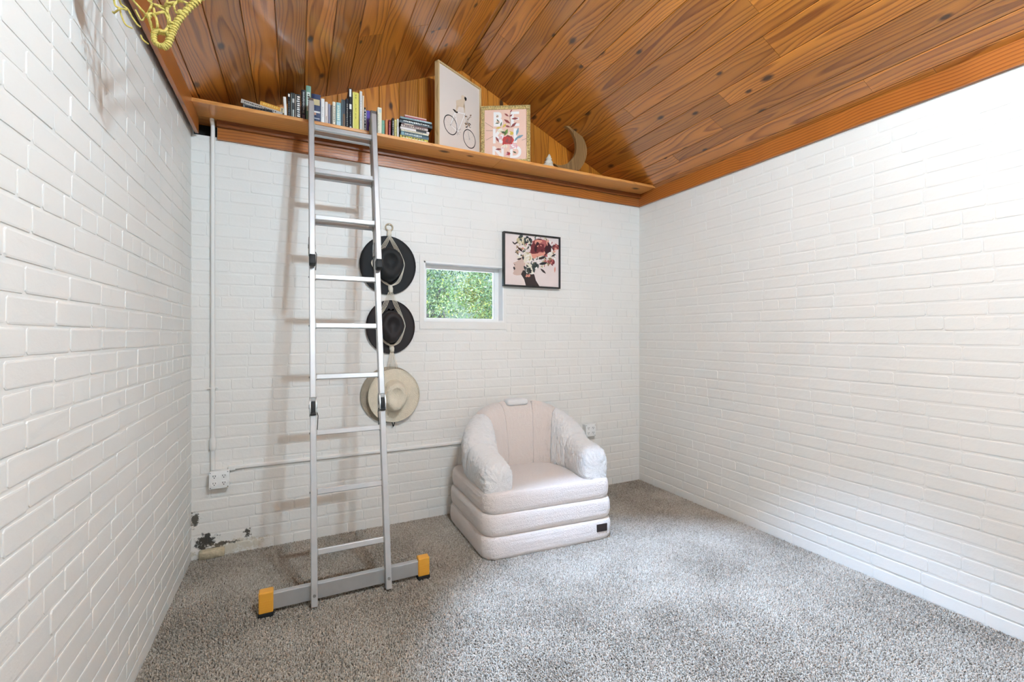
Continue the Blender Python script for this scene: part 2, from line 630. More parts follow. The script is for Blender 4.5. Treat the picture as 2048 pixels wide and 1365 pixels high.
def brick_wall(wall, P0, ang, length, height, material, holes=(), seed=1, budget=300, skip=None):
    """P0 world start of the wall's face at u=0, ang turns local X to the wall's run"""
    r = random.Random(seed)
    ca, sa = math.cos(ang), math.sin(ang)
    items = []
    nrow = int(math.ceil(height / CH))
    for i in range(nrow):
        z0, z1 = i * CH + 0.0028, (i + 1) * CH - 0.0028
        z1 = min(z1, height)
        if z1 - z0 < 0.02:
            continue
        hdr = (i + seed) % 7 == 3
        pitch = BL / 2 if hdr else BL
        u = -pitch * (0.5 if i % 2 else 0.0) - r.uniform(0, 0.05)
        while u < length:
            p = pitch
            if not hdr and r.random() < 0.10:
                p = pitch * 0.5
            a, b_ = u + 0.0009, u + p - 0.0009
            u += p
            spans = [(max(a, 0.0), min(b_, length))]
            for hx0, hx1, hz0, hz1 in holes:
                if z1 > hz0 + 0.004 and z0 < hz1 - 0.004:
                    ns = []
                    for s0, s1 in spans:
                        if s1 <= hx0 or s0 >= hx1:
                            ns.append((s0, s1))
                        else:
                            if s0 < hx0:
                                ns.append((s0, hx0))
                            if s1 > hx1:
                                ns.append((hx1, s1))
                    spans = ns
            for s0, s1 in spans:
                if s1 - s0 < 0.022:
                    continue
                if skip and skip((s0 + s1) / 2, (z0 + z1) / 2):
                    continue
                items.append((s0, s1, z0, z1))
    scored = []
    for it in items:
        uc, zc = (it[0] + it[1]) / 2, (it[2] + it[3]) / 2
        x, y = P0[0] + uc * ca, P0[1] + uc * sa
        q = project(x, y, zc)
        s = 0
        if q and -40 < q[0] < 2088 and -30 < q[1] < 1395:
            e0 = project(P0[0] + it[0] * ca, P0[1] + it[0] * sa, zc)
            e1 = project(P0[0] + it[1] * ca, P0[1] + it[1] * sa, zc)
            if e0 and e1:
                s = abs(e0[0] - e1[0]) * (it[3] - it[2]) * FPX / q[2]
        scored.append((s, it))
    scored.sort(key=lambda t: -t[0])
    rest = MB()
    for n_, (s, it) in enumerate(scored):
        w, h = it[1] - it[0], it[3] - it[2]
        uc, zc = (it[0] + it[1]) / 2, (it[2] + it[3]) / 2
        loc = Vector((P0[0] + uc * ca, P0[1] + uc * sa, zc))
        out = Vector((sa, -ca, 0))
        loc += out * r.uniform(-0.0009, 0.0007) + Vector((0, 0, r.uniform(-0.002, 0.002)))
        rot = Euler((r.gauss(0, 0.004), r.gauss(0, 0.006), ang + r.gauss(0, 0.0025)))
        full = abs(w - (BL - 0.0018)) < 0.0005 or abs(w - (BL / 2 - 0.0018)) < 0.0005
        sd = r.randint(0, 7)
        if n_ < budget and s > 0:
            o = bpy.data.objects.new('brick', brick_mesh(round(w, 4) if full else round(w, 3), round(h, 4), sd, material))
            COL.objects.link(o)
            o.location, o.rotation_euler, o.parent = loc, rot, wall
        else:
            vs, fs = brick_verts(w, h, sd)
            mtx = Matrix.Translation(loc) @ rot.to_matrix().to_4x4()
            rest.add([mtx @ Vector(p) for p in vs], fs)
    if rest.v:
        o = rest.build('small_bricks', material, wall, fix=False)
        stuff(o)


# back wall (mortar bed with the window hole), bricks on it
wb = MB()
wb.box(XL - 0.2, WX0, D, D + 0.2, 0, 2.53)
wb.box(WX1, XR + 0.2, D, D + 0.2, 0, 2.60)
wb.box(WX0, WX1, D, D + 0.2, 0, WZ0)
wb.box(WX0, WX1, D, D + 0.2, WZ1, 2.60)
wb.box(-0.43, WX0, D + 0.001, D + 0.2, 2.53, 2.60)
wall_back = struct(wb.build('wall_back', M_WALLB))
brick_wall(wall_back, (XL, D), 0.0, XR - XL, 2.53, M_WALLB,
           holes=((WX0 - 0.03 - XL, WX1 + 0.022 - XL, WZ0 - 0.055, WZ1 + 0.045),), seed=3,
           skip=lambda u, z: u < 0.16 and z < 0.07)
# the bare and broken brick in the bottom left corner
bb = MB()
vs, fs = brick_verts(0.13, 0.055, 5, 0.03)
bb.add(vs, fs)
bb.build('brick', mat('bare_cream_brick', (206, 190, 160), 0.9, bump=0.5, bscale=90, var=0.35, vscale=40), wall_back, smooth='all', loc=(XL + 0.105, D, 0.03), rot=(0, 0, 0.04))
# smooth plaster surround of the window
ws = MB()
ws.box(WX0 - 0.03, WX0, D - 0.006, D + 0.01, WZ0 - 0.055, WZ1 + 0.045)
ws.box(WX1, WX1 + 0.022, D - 0.006, D + 0.01, WZ0 - 0.055, WZ1 + 0.045)
ws.box(WX0, WX1, D - 0.006, D + 0.01, WZ0 - 0.055, WZ0)
ws.box(WX0, WX1, D - 0.006, D + 0.01, WZ1, WZ1 + 0.045)
ws.build('window_surround', M_WALL, wall_back)

# right wall
wr = MB()
wr.box(XR, XR + 0.2, YREAR - 0.2, D + 0.2, 0, 2.60)
wall_right = struct(wr.build('wall_right', M_WALL))
brick_wall(wall_right, (XR, D), -math.pi / 2, D - YREAR, 2.53, M_WALL, seed=5)
# left wall
wlm = MB()
wlm.box(XL - 0.2, XL, YREAR - 0.2, D + 0.2, 0, 2.66)
wall_left = struct(wlm.build('wall_left', M_WALL))
brick_wall(wall_left, (XL, YREAR), math.pi / 2, D - YREAR, 2.66, M_WALL, seed=8)
# rear wall behind the camera, with a closed door
DX0, DX1, DZ = 0.7, 1.6, 2.05
wq = MB()
wq.box(XL - 0.2, XR + 0.2, YREAR - 0.2, YREAR, 0, 2.6)
wq.prism([(XL - 0.2, 2.6), (XR + 0.2, 2.6), (RX, RZ + 0.05)], YREAR - 0.2, YREAR)
wall_rear = struct(wq.build('wall_rear', M_WALL))
df = MB()
df.box(DX0, DX1, YREAR - 0.01, YREAR + 0.015, 0, DZ)
door = struct(df.build('door_1', M_WHITE))
for a in ((DX0 - 0.07, DX0, 0, DZ + 0.07), (DX1, DX1 + 0.07, 0, DZ + 0.07), (DX0, DX1, DZ, DZ + 0.07)):
    df = MB()
    df.box(a[0], a[1], YREAR - 0.01, YREAR + 0.022, a[2], a[3])
    df.build('door_casing', M_WHITE, door)
df = MB()
df.tube([(DX1 - 0.08, YREAR + 0.015, 1.0), (DX1 - 0.08, YREAR + 0.06, 1.0)], 0.025, 14)
df.build('door_knob', mat('brass_knob', (190, 160, 90), 0.3, metal=1.0), door, smooth=40)

# ---- gable of upright boards above the shelf
gb = MB()
gb.prism([(XL - 0.2, 2.55), (XR + 0.2, 2.55), (XR + 0.2, RZ - SR * (XR + 0.2 - RX) + 0.05), (RX, RZ + 0.05), (XL - 0.2, RZ - SL * (RX - XL + 0.2) + 0.05)], G + 0.012, G + 0.1)
wall_gable = struct(gb.build('wall_gable', M_DARK))


def ceil_z(x):
    return RZ - (SL * (RX - x) if x < RX else SR * (x - RX))


x = XL - 0.02
i = 0
while x < XR:
    w = 0.139
    x1 = min(x + w, XR + 0.02)
    c = 0.003
    xs = [x + 0.001, x1 - 0.001]
    tops = [(xx, ceil_z(xx) + 0.01) for xx in xs]
    mid = [(RX, RZ + 0.01)] if xs[0] < RX < xs[1] else []
    xc = (x + x1) / 2
    poly = [(xs[0] - xc, 0), (xs[1] - xc, 0), (xs[1] - xc, tops[1][1] - SHZ0)] + [(a - xc, z - SHZ0) for a, z in mid] + [(xs[0] - xc, tops[0][1] - SHZ0)]
    b = MB()
    inner = [(u + (c if u < 0 else -c if u > 0.0001 else 0), z) for u, z in poly]
    k = len(poly)
    vs = [(u, 0.012, z) for u, z in poly] + [(u, 0.003, z) for u, z in poly] + [(u, 0.0, z) for u, z in inner]
    fs = [tuple(range(2 * k, 3 * k))]
    for s in (0, k):
        fs += [(s + j, s + (j + 1) % k, s + k + (j + 1) % k, s + k + j) for j in range(k)]
    b.add(vs, fs)
    if tops[0][1] > SHZ1 or tops[1][1] > SHZ1:
        b.build('board', M_GABLE, wall_gable, loc=(xc, G, SHZ0))
    x += w
    i += 1

# ---- ceiling: two slopes of long planks on a dark deck
cd = MB()
YC1 = G + 0.1
cd.prism([(XL - 0.3, RZ - SL * (RX - XL + 0.3) + 0.016), (RX, RZ + 0.016), (XR + 0.3, RZ - SR * (XR + 0.3 - RX) + 0.016),
          (XR + 0.3, RZ + 0.2), (XL - 0.3, RZ + 0.2)], YREAR - 0.5, YC1 + 0.35)
ceiling = struct(cd.build('ceiling', M_DARK))
PW = 0.146


def plank(sx, s0, s1, y0, y1):
    """sx -1 left slope, +1 right; s distance from the ridge down the slope"""
    sl = SL if sx < 0 else SR
    th = math.atan(sl)
    w, L, t, c = s1 - s0 - 0.0018, y1 - y0 - 0.0012, 0.016, 0.0032
    b = MB()
    a = w / 2
    prof = [(-a, t), (a, t), (a, c), (a - c, 0), (-a + c, 0), (-a, c)]
    b.add([(u, -L / 2, z) for u, z in prof] + [(u, L / 2, z) for u, z in prof],
          [tuple(range(6)), tuple(range(11, 5, -1))] + [(j, j + 6, (j + 1) % 6 + 6, (j + 1) % 6) for j in range(6)])
    sc = (s0 + s1) / 2
    x = RX + sx * sc * math.cos(th)
    z = RZ - sc * math.sin(th)
    o = b.build('plank', M_PLANK, ceiling, loc=(x, (y0 + y1) / 2, z + RNG.uniform(-0.0006, 0.0006)), rot=(0, sx * th, 0))
    return o


JR = [0.0, 0.06, 0.205, 0.353, 0.505, 0.643, 0.74, 0.899, 1.034, 1.155, 1.32, 1.445, 1.592, 1.69, 1.80, 1.94]
for sx, joints in ((1, JR), (-1, [0.0] + [0.035 + PW * k for k in range(0, 14)])):
    for k in range(len(joints) - 1):
        y = G + 0.02
        first = True
        while y > YREAR:
            L = RNG.uniform(0.5, 2.3) if first else RNG.uniform(1.5, 2.6)
            first = False
            y0 = max(y - L, YREAR)
            plank(sx, joints[k], joints[k + 1], y0, y)
            y = y0

# ---- trim boards
t = MB()
t.box(XR - 0.022, XR + 0.01, YREAR, D + 0.02, ZT, 2.64)
struct(t.build('trim_1', M_TRIMY))
t = MB()
t.box(-0.425, XR - 0.022, D - 0.02, D + 0.02, ZT, 2.585)
struct(t.build('trim_2', M_TRIMX))
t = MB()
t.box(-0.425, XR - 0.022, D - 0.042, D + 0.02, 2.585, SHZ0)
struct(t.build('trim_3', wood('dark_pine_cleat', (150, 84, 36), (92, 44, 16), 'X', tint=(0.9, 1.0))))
t = MB()
t.box(XL + 0.026, XL + 0.044, YREAR, 3.165, 2.524, 2.70)
struct(t.build('trim_4', M_TRIMY))
t = MB()
t.box(XL - 0.02, XL + 0.03, YREAR, 3.165, 2.60, 2.70)
struct(t.build('gap_shade_strip', M_DARK))  # dark strip put in for the shade in the gap behind the left trim
# ---- window
wf = MB()
y0, y1 = D - 0.004, D + 0.11
wf.box(WX0 - 0.001, WX0 + 0.012, y0, y1, WZ0, WZ1)
wf.box(WX1 - 0.012, WX1 + 0.001, y0, y1, WZ0, WZ1)
wf.box(WX0, WX1, y0, y1, WZ1 - 0.012, WZ1 + 0.001)
wf.box(WX0, WX1, y0 - 0.004, y1, WZ0 - 0.001, WZ0 + 0.014)
window = struct(wf.build('window_1', M_WHITE))
sf = MB()
for a in ((WX0 + 0.012, WX0 + 0.04, WZ0 + 0.014, WZ1 - 0.012), (WX1 - 0.05, WX1 - 0.012, WZ0 + 0.014, WZ1 - 0.012),
          (WX0 + 0.04, WX1 - 0.05, WZ1 - 0.040, WZ1 - 0.012), (WX0 + 0.04, WX1 - 0.05, WZ0 + 0.014, WZ0 + 0.03)):
    sf.box(a[0], a[1], D + 0.075, D + 0.11, a[2], a[3])
sf.build('sash', M_WHITE, window)
gl, n, l, b = newmat('window_glass')
tr = n.new('ShaderNodeBsdfTransparent')
gs = n.new('ShaderNodeBsdfGlossy')
gs.inputs['Roughness'].default_value = 0.02
fr = n.new('ShaderNodeFresnel')
fr.inputs['IOR'].default_value = 1.45
ms = n.new('ShaderNodeMixShader')
l.new(fr.outputs[0], ms.inputs[0])
l.new(tr.outputs[0], ms.inputs[1])
l.new(gs.outputs[0], ms.inputs[2])
l.new(ms.outputs[0], n['Material Output'].inputs['Surface'])
gp = MB()
gp.box(WX0 + 0.03, WX1 - 0.03, D + 0.090, D + 0.094, WZ0 + 0.02, WZ1 - 0.03)
gp.build('pane', gl, window)

# the window as a portal for the sky's light
li = bpy.data.lights.new('window_portal', 'AREA')
li.shape = 'RECTANGLE'
li.size, li.size_y = WX1 - WX0, WZ1 - WZ0
li.cycles.is_portal = True
o = bpy.data.objects.new('window_portal', li)
o.location, o.rotation_euler = ((WX0 + WX1) / 2, D + 0.13, (WZ0 + WZ1) / 2), (math.radians(-90), 0, 0)
COL.objects.link(o)

# ---- shelf on the wall head
shelf = thing('wall_shelf', 'long pine shelf running the whole width above the white brick back wall', 'shelf', ((XL + XR) / 2, D, SHZ0))
for x0, x1 in ((XL + 0.03, 1.352), (1.354, XR - 0.024)):
    t = MB()
    L = (x1 - x0) / 2
    t.box(-L, L, SHY - D, G - D, 0.0, SHZ1 - SHZ0, bev=0.002)
    t.build('shelf_board', M_SHELF, shelf, loc=((x0 + x1) / 2 - (XL + XR) / 2, 0, 0))

# ---- ceiling lamp on the ridge, just out of the picture, the room's own light
lamp = thing('ceiling_lamp', 'two globe ceiling lamp hanging from the ridge above the camera', 'lamp', (0.90, 0.15, 3.264))
t = MB()
t.tube([(0, 0, 0.01), (0, 0, -0.03)], 0.06, 20)
t.tube([(0, 0, -0.03), (0, 0, -0.22)], 0.008, 8)
t.tube([(-0.13, 0, -0.22), (0.13, 0, -0.22)], 0.008, 8)
t.build('bracket', M_WHITE, lamp, smooth=30)
M_GLOBE = mat('lit_globe', (206, 234, 253), 0.4, emit=LAMP_E)
for sx in (-0.13, 0.13):
    bm = bmesh.new()
    bmesh.ops.create_uvsphere(bm, u_segments=20, v_segments=12, radius=0.05)
    t = MB().bm(bm)
    t.build('globe', M_GLOBE, lamp, smooth='all', loc=(sx, 0, -0.275))

# added unseen spot, imitates window light on the carpet and the armchair's seat
SPX, SPY = 1.22, 1.50
spot = thing('added_spot', 'white ceiling spotlight on the ridge above the middle of the room', 'lamp', (SPX, SPY, 3.34))
t = MB()
t.tube([(0, 0, 0.01), (0, 0, -0.02)], 0.05, 18)
t.tube([(0, 0, -0.02), (0, 0, -0.06)], 0.007, 8)
t.build('mount', M_WHITE, spot, smooth=40)
t = MB()
t.tube([(0, 0, -0.055), (0.004, -0.002, -0.09), (0.012, -0.006, -0.16)], [0.02, 0.045, 0.052], 18, caps=False)
t.build('added_spot_head', M_WHITE, spot, smooth=40)
sp_l = bpy.data.lights.new('added_spot_light', 'SPOT')
sp_l.energy = SPOT_W
sp_l.color = (0.45, 0.66, 1.0)
sp_l.spot_size = math.radians(50)
sp_l.spot_blend = 0.5
sp_l.shadow_soft_size = 0.035
sp_o = bpy.data.objects.new('added_spot_light', sp_l)
COL.objects.link(sp_o)
sp_o.parent = spot
sp_o.location = (0.012, -0.006, -0.155)
aim = Vector((1.64, 1.30, 0.0)) - (Vector((SPX, SPY, 3.34)) + Vector(sp_o.location))
sp_o.rotation_euler = aim.to_track_quat('-Z', 'Y').to_euler()

# ================================================================== OUTSIDE
g = MB()
g.box(-30, 30, D + 0.25, 12.5, -0.4, -0.3)
g.box(-30, 30, -30, YREAR - 0.2, -0.2, -0.1)
ground = struct(g.build('ground', mat('pale_gravel', (196, 190, 180), 0.95, var=0.25, vscale=6, bump=0.4, bscale=60)))
bank = MB()
NX, NY = 40, 14
for j in range(NY + 1):
    for i in range(NX + 1):
        f = j / NY
        bank.v.append((-14 + 34 * i / NX, 11.2 + 9 * f, -0.45 + 8.0 * f ** 0.7 + 0.35 * math.sin(i * 1.9 + j) * f + 0.25 * math.sin(i * 0.7 + j * 2.3)))
for j in range(NY):
    for i in range(NX):
        a = j * (NX + 1) + i
        bank.f.append((a, a + 1, a + NX + 2, a + NX + 1))
        bank.m.append(0)
struct(bank.build('wooded_bank', mat('wooded_bank_green', (38, 54, 28), 0.95, var=0.6, vscale=3.5, bump=0.8, bscale=8), smooth='all'))
LEAFM = [mat('leaf_green', (66, 92, 36), 0.8), mat('leaf_yellow_green', (120, 124, 46), 0.8), mat('leaf_dark_green', (34, 58, 36), 0.8), mat('leaf_pale', (98, 116, 72), 0.8)]
BARK = mat('grey_bark', (74, 70, 66), 0.9, bump=0.6, bscale=30, var=0.3, vscale=12)


def tree(label, x, y, h, spread, nleaf, mix, seed, base=0.4):
    r = np.random.default_rng(seed)
    rr = random.Random(seed)
    root = thing('tree', label, 'tree', (x, y, -0.35), group='trees outside the window')
    tk = MB()
    top = (rr.uniform(-0.3, 0.3), 0, h * 0.85)
    tk.tube([(0, 0, 0), (rr.uniform(-.1, .1), 0, h * 0.4), top], [0.07, 0.055, 0.02], 8)
    for k in range(9):
        z = h * (0.2 + 0.6 * k / 9)
        a = rr.uniform(0, 6.28)
        L = spread * rr.uniform(0.5, 1.0)
        tk.tube([(0, 0, z), (L * 0.5 * math.cos(a), L * 0.5 * math.sin(a), z + 0.25), (L * math.cos(a), L * math.sin(a), z + rr.uniform(-0.1, 0.5))], [0.04, 0.025, 0.01], 6)
    tk.build('trunk', BARK, root, smooth='all')
    nb = 46
    bc = np.stack([r.uniform(-spread, spread, nb), r.uniform(-spread * 0.6, spread * 0.6, nb), r.uniform(base, h, nb)], 1)
    ci = r.integers(0, nb, nleaf)
    c = bc[ci] + np.clip(r.normal(0, 0.17, (nleaf, 3)), -0.28, 0.28)
    s = r.uniform(0.014, 0.034, nleaf)
    u = r.normal(0, 1, (nleaf, 3))
    u /= np.linalg.norm(u, axis=1)[:, None]
    v = r.normal(0, 1, (nleaf, 3))
    v -= (v * u).sum(1)[:, None] * u
    v /= np.linalg.norm(v, axis=1)[:, None]
    quad = np.stack([c - u * s[:, None], c + v * s[:, None] * 0.45, c + u * s[:, None], c - v * s[:, None] * 0.45], 1)
    me = bpy.data.meshes.new('foliage')
    me.vertices.add(nleaf * 4)
    me.vertices.foreach_set('co', quad.reshape(-1))
    me.loops.add(nleaf * 4)
    me.loops.foreach_set('vertex_index', np.arange(nleaf * 4, dtype=np.int32))
    me.polygons.add(nleaf)
    me.polygons.foreach_set('loop_start', np.arange(0, nleaf * 4, 4, dtype=np.int32))
    me.polygons.foreach_set('loop_total', np.full(nleaf, 4, dtype=np.int32))
    for q in LEAFM:
        me.materials.append(q)
    pick = np.array(mix)[r.integers(0, len(mix), nb)][ci]
    jit = r.integers(0, 4, nleaf)
    me.polygons.foreach_set('material_index', np.where(r.random(nleaf) < 0.3, jit, pick).astype(np.int32))
    me.update()
    o = bpy.data.objects.new('foliage', me)
    COL.objects.link(o)
    o.parent = root
    stuff(o)


tree('pale grey trunked tree at the left of the window view', 1.95, 6.9, 3.0, 0.42, 10000, (0, 2, 3), 21)
tree('dense green tree in the middle of the window view', 3.42, 7.0, 3.1, 0.44, 15000, (0, 0, 2), 22)
tree('yellowish leafed tree at the right of the window view', 4.95, 7.0, 2.6, 0.45, 16000, (1, 3, 0), 23)
tree('tall dark tree behind the middle trees outside the window', 2.05, 9.5, 4.4, 0.82, 44000, (2, 2, 0), 24)
tree('tall pale tree behind the right trees outside the window', 4.3, 9.5, 4.2, 0.82, 44000, (0, 3, 1), 25)
tree('small tree at the far left of the view, mostly behind the wall', -0.15, 9.3, 3.6, 0.7, 9000, (0, 2, 1), 26)

# ================================================================== THINGS
# ---- folding ladder: three sections up, the fourth folded down in front, on a stabiliser bar
TH = math.atan2(2.937 - 2.385, 2.60)
ladder = thing('folding_ladder', 'aluminium folding ladder leaning on the book shelf, orange-yellow capped stabiliser bar at its foot', 'ladder', (0.2575, 2.385, 0.0), (-TH, 0, 0))
RXH, RW, RD = 0.1775, 0.030, 0.05


def rail(sx, s0, s1, yo, m=M_ALU):
    t = MB()
    t.box(-RW / 2, RW / 2, -RD / 2, RD / 2, s0, s1, bev=0.004)
    t.build('rail', m, ladder, loc=(sx * RXH, yo, 0))


def rung(s, yo):
    t = MB()
    prof = [(-0.012, -0.014), (0.006, -0.014), (0.012, -0.008), (0.012, 0.008), (0.006, 0.014), (-0.012, 0.014), (-0.014, 0.011), (-0.014, -0.011)]
    w = RXH - RW / 2 + 0.002
    t.prism(prof, -w, w, axis='X')
    t.build('rung', M_ALU, ladder, loc=(0, yo, s))
    for sx in (-1, 1):
        q = MB()
        q.box(-0.004, 0.004, -0.0165, 0.0165, -0.0165, 0.0165, bev=0.003)
        q.build('rung_collar', M_ALU2, ladder, loc=(sx * (w - 0.003), yo, s))


def hinge(s, yo, h=0.05):
    for sx in (-1, 1):
        t = MB()
        k = 0.034
        poly = [(-k, -0.8 * h), (k * 0.6, -h), (k, -0.4 * h), (k, 0.4 * h), (k * 0.6, h), (-k * 0.6, h), (-k * 1.1, 0.3 * h)]
        t.prism(poly, -0.0175, -0.0115, axis='X')
        t.prism(poly, 0.0115, 0.0175, axis='X')
        t.tube([(-0.02, 0, 0), (0.02, 0, 0)], 0.012, 12)
        t.box(-0.012, 0.012, -0.022, 0.02, -h * 0.95, h * 0.95)
        ho = t.build('hinge', M_STEEL, ladder, smooth=30, loc=(sx * RXH, yo, s))
        q = MB()
        q.box(-0.009, 0.009, -0.038, -0.018, -0.034, 0.026, bev=0.003)
        q.box(-0.013, 0.013, -0.036, -0.012, -h * 0.95, -h * 0.6, bev=0.003)
        q.build('latch', M_BLACK, ho, smooth=30)
        w = MB()
        w.tube([(-sx * 0.019, 0.0, -0.03), (-sx * 0.024, -0.012, -0.05), (-sx * 0.021, 0.005, -0.11), (-sx * 0.019, 0.01, -0.135)], 0.0022, 6)
        w.build('lock_rod', M_BLACK, ho, smooth='all')


for sx in (-1, 1):
    rail(sx, 0.012, 0.935, 0)
    rail(sx, 1.025, 1.835, 0)
    rail(sx, 1.925, 2.735, 0, M_ALU2)
    rail(sx, 1.80, 2.76, -0.062, M_ALU)
    t = MB()
    t.box(-0.0165, 0.0165, -0.027, 0.027, -0.05, 0.004, bev=0.005)
    t.build('end_cap', M_BLACK, ladder, smooth=30, loc=(sx * RXH, -0.062, 1.80))
    t = MB()
    t.tube([(0, -0.026, 0), (0, -0.03, 0)], 0.0075, 10)
    t.build('bolt', M_STEEL, ladder, smooth=30, loc=(sx * RXH, 0, 0.065))
    for s in (0.257, 0.546, 0.843, 1.137, 1.42, 1.70):
        t = MB()
        t.tube([(0, 0, 0), (sx * 0.004, 0, 0)], 0.005, 8)
        t.build('rivet', M_STEEL, ladder, smooth=30, loc=(sx * (RXH + RW / 2), 0, s))
for s in (0.257, 0.546, 0.843, 1.137, 1.42, 1.70, 2.03, 2.32, 2.60):
    rung(s, 0)
for s in (2.03, 2.32, 2.60):
    rung(s, -0.062)
hinge(0.98, 0)
hinge(1.88, 0)
# the top hinge joins front and back sections
for sx in (-1, 1):
    t = MB()
    poly = [(-0.085, -0.03), (0.022, -0.03), (0.022, 0.012), (-0.01, 0.032), (-0.05, 0.032), (-0.085, 0.012)]
    t.prism(poly, -0.012, 0.012, axis='X')
    t.build('top_hinge', M_STEEL, ladder, smooth=30, loc=(sx * RXH, 0, 2.765))
# stabiliser bar: upright on the floor
bar = MB()
bar.box(-0.385, 0.385, 0.026, 0.056, 0.030, 0.106, bev=0.003)
bar_o = bar.build('stabiliser_bar', M_ALU, ladder, rot=(TH, 0, 0))
for sx, cx in ((-1, -0.386), (1, 0.371)):
    t = MB()
    t.box(cx - 0.031, cx + 0.031, 0.017, 0.066, 0.022, 0.122, bev=0.006)
    cap = t.build('bar_cap', M_YCAP, ladder, rot=(TH, 0, 0))
    t = MB()
    t.box(cx - 0.027, cx + 0.027, 0.0145, 0.018, 0.034, 0.082, bev=0.001)
    for k in range(3):
        t.box(cx - 0.02, cx + 0.02, 0.0135, 0.0155, 0.046 + 0.011 * k, 0.049 + 0.011 * k)
    t.build('cap_relief', M_YCAP, cap)
    t = MB()
    t.box(cx - 0.033, cx + 0.033, 0.014, 0.069, 0.0, 0.025, bev=0.004)
    t.build('rubber_foot', M_BLACK, cap, smooth=30)

# ---- plush fold-out armchair
def fleece(name, c):
    m, n, l, b = newmat(name)
    b.inputs['Base Color'].default_value = lin(c)
    b.inputs['Roughness'].default_value = 0.95
    b.inputs['Sheen Weight'].default_value = 0.5
    b.inputs['Sheen Roughness'].default_value = 0.4
    tc = n.new('ShaderNodeTexCoord')
    last = None
    for sc_, st, di in ((45, 0.5, 0.010), (170, 0.9, 0.008)):
        t = n.new('ShaderNodeTexNoise')
        t.inputs['Scale'].default_value = sc_
        t.inputs['Detail'].default_value = 5
        t.inputs['Roughness'].default_value = 0.7
        t.inputs['Distortion'].default_value = 0.6
        l.new(tc.outputs['Object'], t.inputs['Vector'])
        bp = n.new('ShaderNodeBump')
        bp.inputs['Strength'].default_value = st
        bp.inputs['Distance'].default_value = di
        l.new(t.outputs['Fac'], bp.inputs['Height'])
        if last:
            l.new(last, bp.inputs['Normal'])
        last = bp.outputs[0]
    l.new(last, b.inputs['Normal'])
    return m


M_FLEECE = fleece('white_fleece', (248, 245, 243))
M_FLEECE2 = fleece('cream_pink_fleece', (240, 227, 219))
CHW, CHD = 0.876, 0.70
chair = thing('plush_armchair', 'white fluffy fold-out armchair with three stacked cushions, standing against the back wall', 'armchair', (1.002, 2.424, 0.0), (0, 0, math.radians(-4)))


PLUSH = bpy.data.textures.new('plush_tufts', 'CLOUDS')
PLUSH.noise_scale = 0.016
PLUSH.noise_depth = 3


def taper(t):
    # the chair spreads a little towards its back
    t.v = [(CHW / 2 + (p[0] - CHW / 2) * (1 + 0.10 * max(0.0, p[1]) / CHD), p[1], p[2]) for p in t.v]


def fluff(o, amount, levels=2):
    md = o.modifiers.new('soften', 'SUBSURF')
    md.levels = md.render_levels = levels
    dm = o.modifiers.new('tufts', 'DISPLACE')
    dm.texture = PLUSH
    dm.texture_coords = 'LOCAL'
    dm.strength = amount
    dm.mid_level = 0.5
    return o


def cushion(name, z0, z1, grow, m, y0=0.0, bulge=0.02):
    t = MB()
    rings = []
    h = z1 - z0
    for k in range(13):
        a = -math.pi / 2 + math.pi * k / 12
        z = (z0 + z1) / 2 + h / 2 * math.copysign(abs(math.sin(a)) ** 0.75, math.sin(a))
        off = (abs(math.cos(a)) ** 0.55) * (bulge + 0.012) - 0.03 + grow
        rc = 0.085
        ring = []
        x0, x1, yy0, yy1 = -off, CHW + off, y0 - off, CHD + off
        for cx, cy, a0 in ((x1 - rc, yy0 + rc, -90), (x1 - rc, yy1 - rc, 0), (x0 + rc, yy1 - rc, 90), (x0 + rc, yy0 + rc, 180)):
            for j in range(7):
                th = math.radians(a0 + 15 * j)
                ring.append((cx + rc * math.cos(th), cy + rc * math.sin(th), z))
        rings.append(ring)
    # soft crown on top
    top = rings[-1]
    cx, cy = CHW / 2, CHD / 2
    for f in (0.93, 0.7, 0.35):
        rings.append([(cx + (p[0] - cx) * f, cy + (p[1] - cy) * f, z1 + 0.006 * (1 - f)) for p in top])
    t.loft(rings)
    taper(t)
    return fluff(t.build(name, m, chair, smooth='all'), 0.006)


base_c = cushion('base_cushion', 0.0, 0.142, 0.012, M_FLEECE2)
cushion('middle_cushion', 0.136, 0.272, 0.006, M_FLEECE2, bulge=0.024)
cushion('seat_cushion', 0.264, 0.395, 0.0, M_FLEECE2, bulge=0.022)
t = MB()
t.box(0.748, 0.826, -0.0165, -0.010, 0.064, 0.112, bev=0.002)
t.build('fabric_label', mat('dark_brown_label', (44, 30, 26), 0.7), base_c)

AXH, AB, AQ0, AQ1 = 0.338, 0.30, 0.03, 0.27


def path(s):
    """s 0..1 along the left arm, round the back, to the right arm: plan point, outward normal, rise 0..1"""
    la = AQ1 - AQ0
    lb = 0.95
    tot = 2 * la + lb
    d = s * tot
    if d < la:
        return (CHW / 2 - AXH, AQ0 + d), (-1, 0), 0.0, d / la
    if d > la + lb:
        return (CHW / 2 + AXH, AQ1 - (d - la - lb)), (1, 0), 0.0, (tot - d) / la
    th = math.pi * (1 - (d - la) / lb)
    c, sn = math.cos(th), math.sin(th)
    e = 0.82
    p = (CHW / 2 + AXH * math.copysign(abs(c) ** e, c), AQ1 + AB * abs(sn) ** e)
    q = Vector((c * AB, sn * AXH)).normalized()
    return p, (q.x, q.y), sn, 1.0


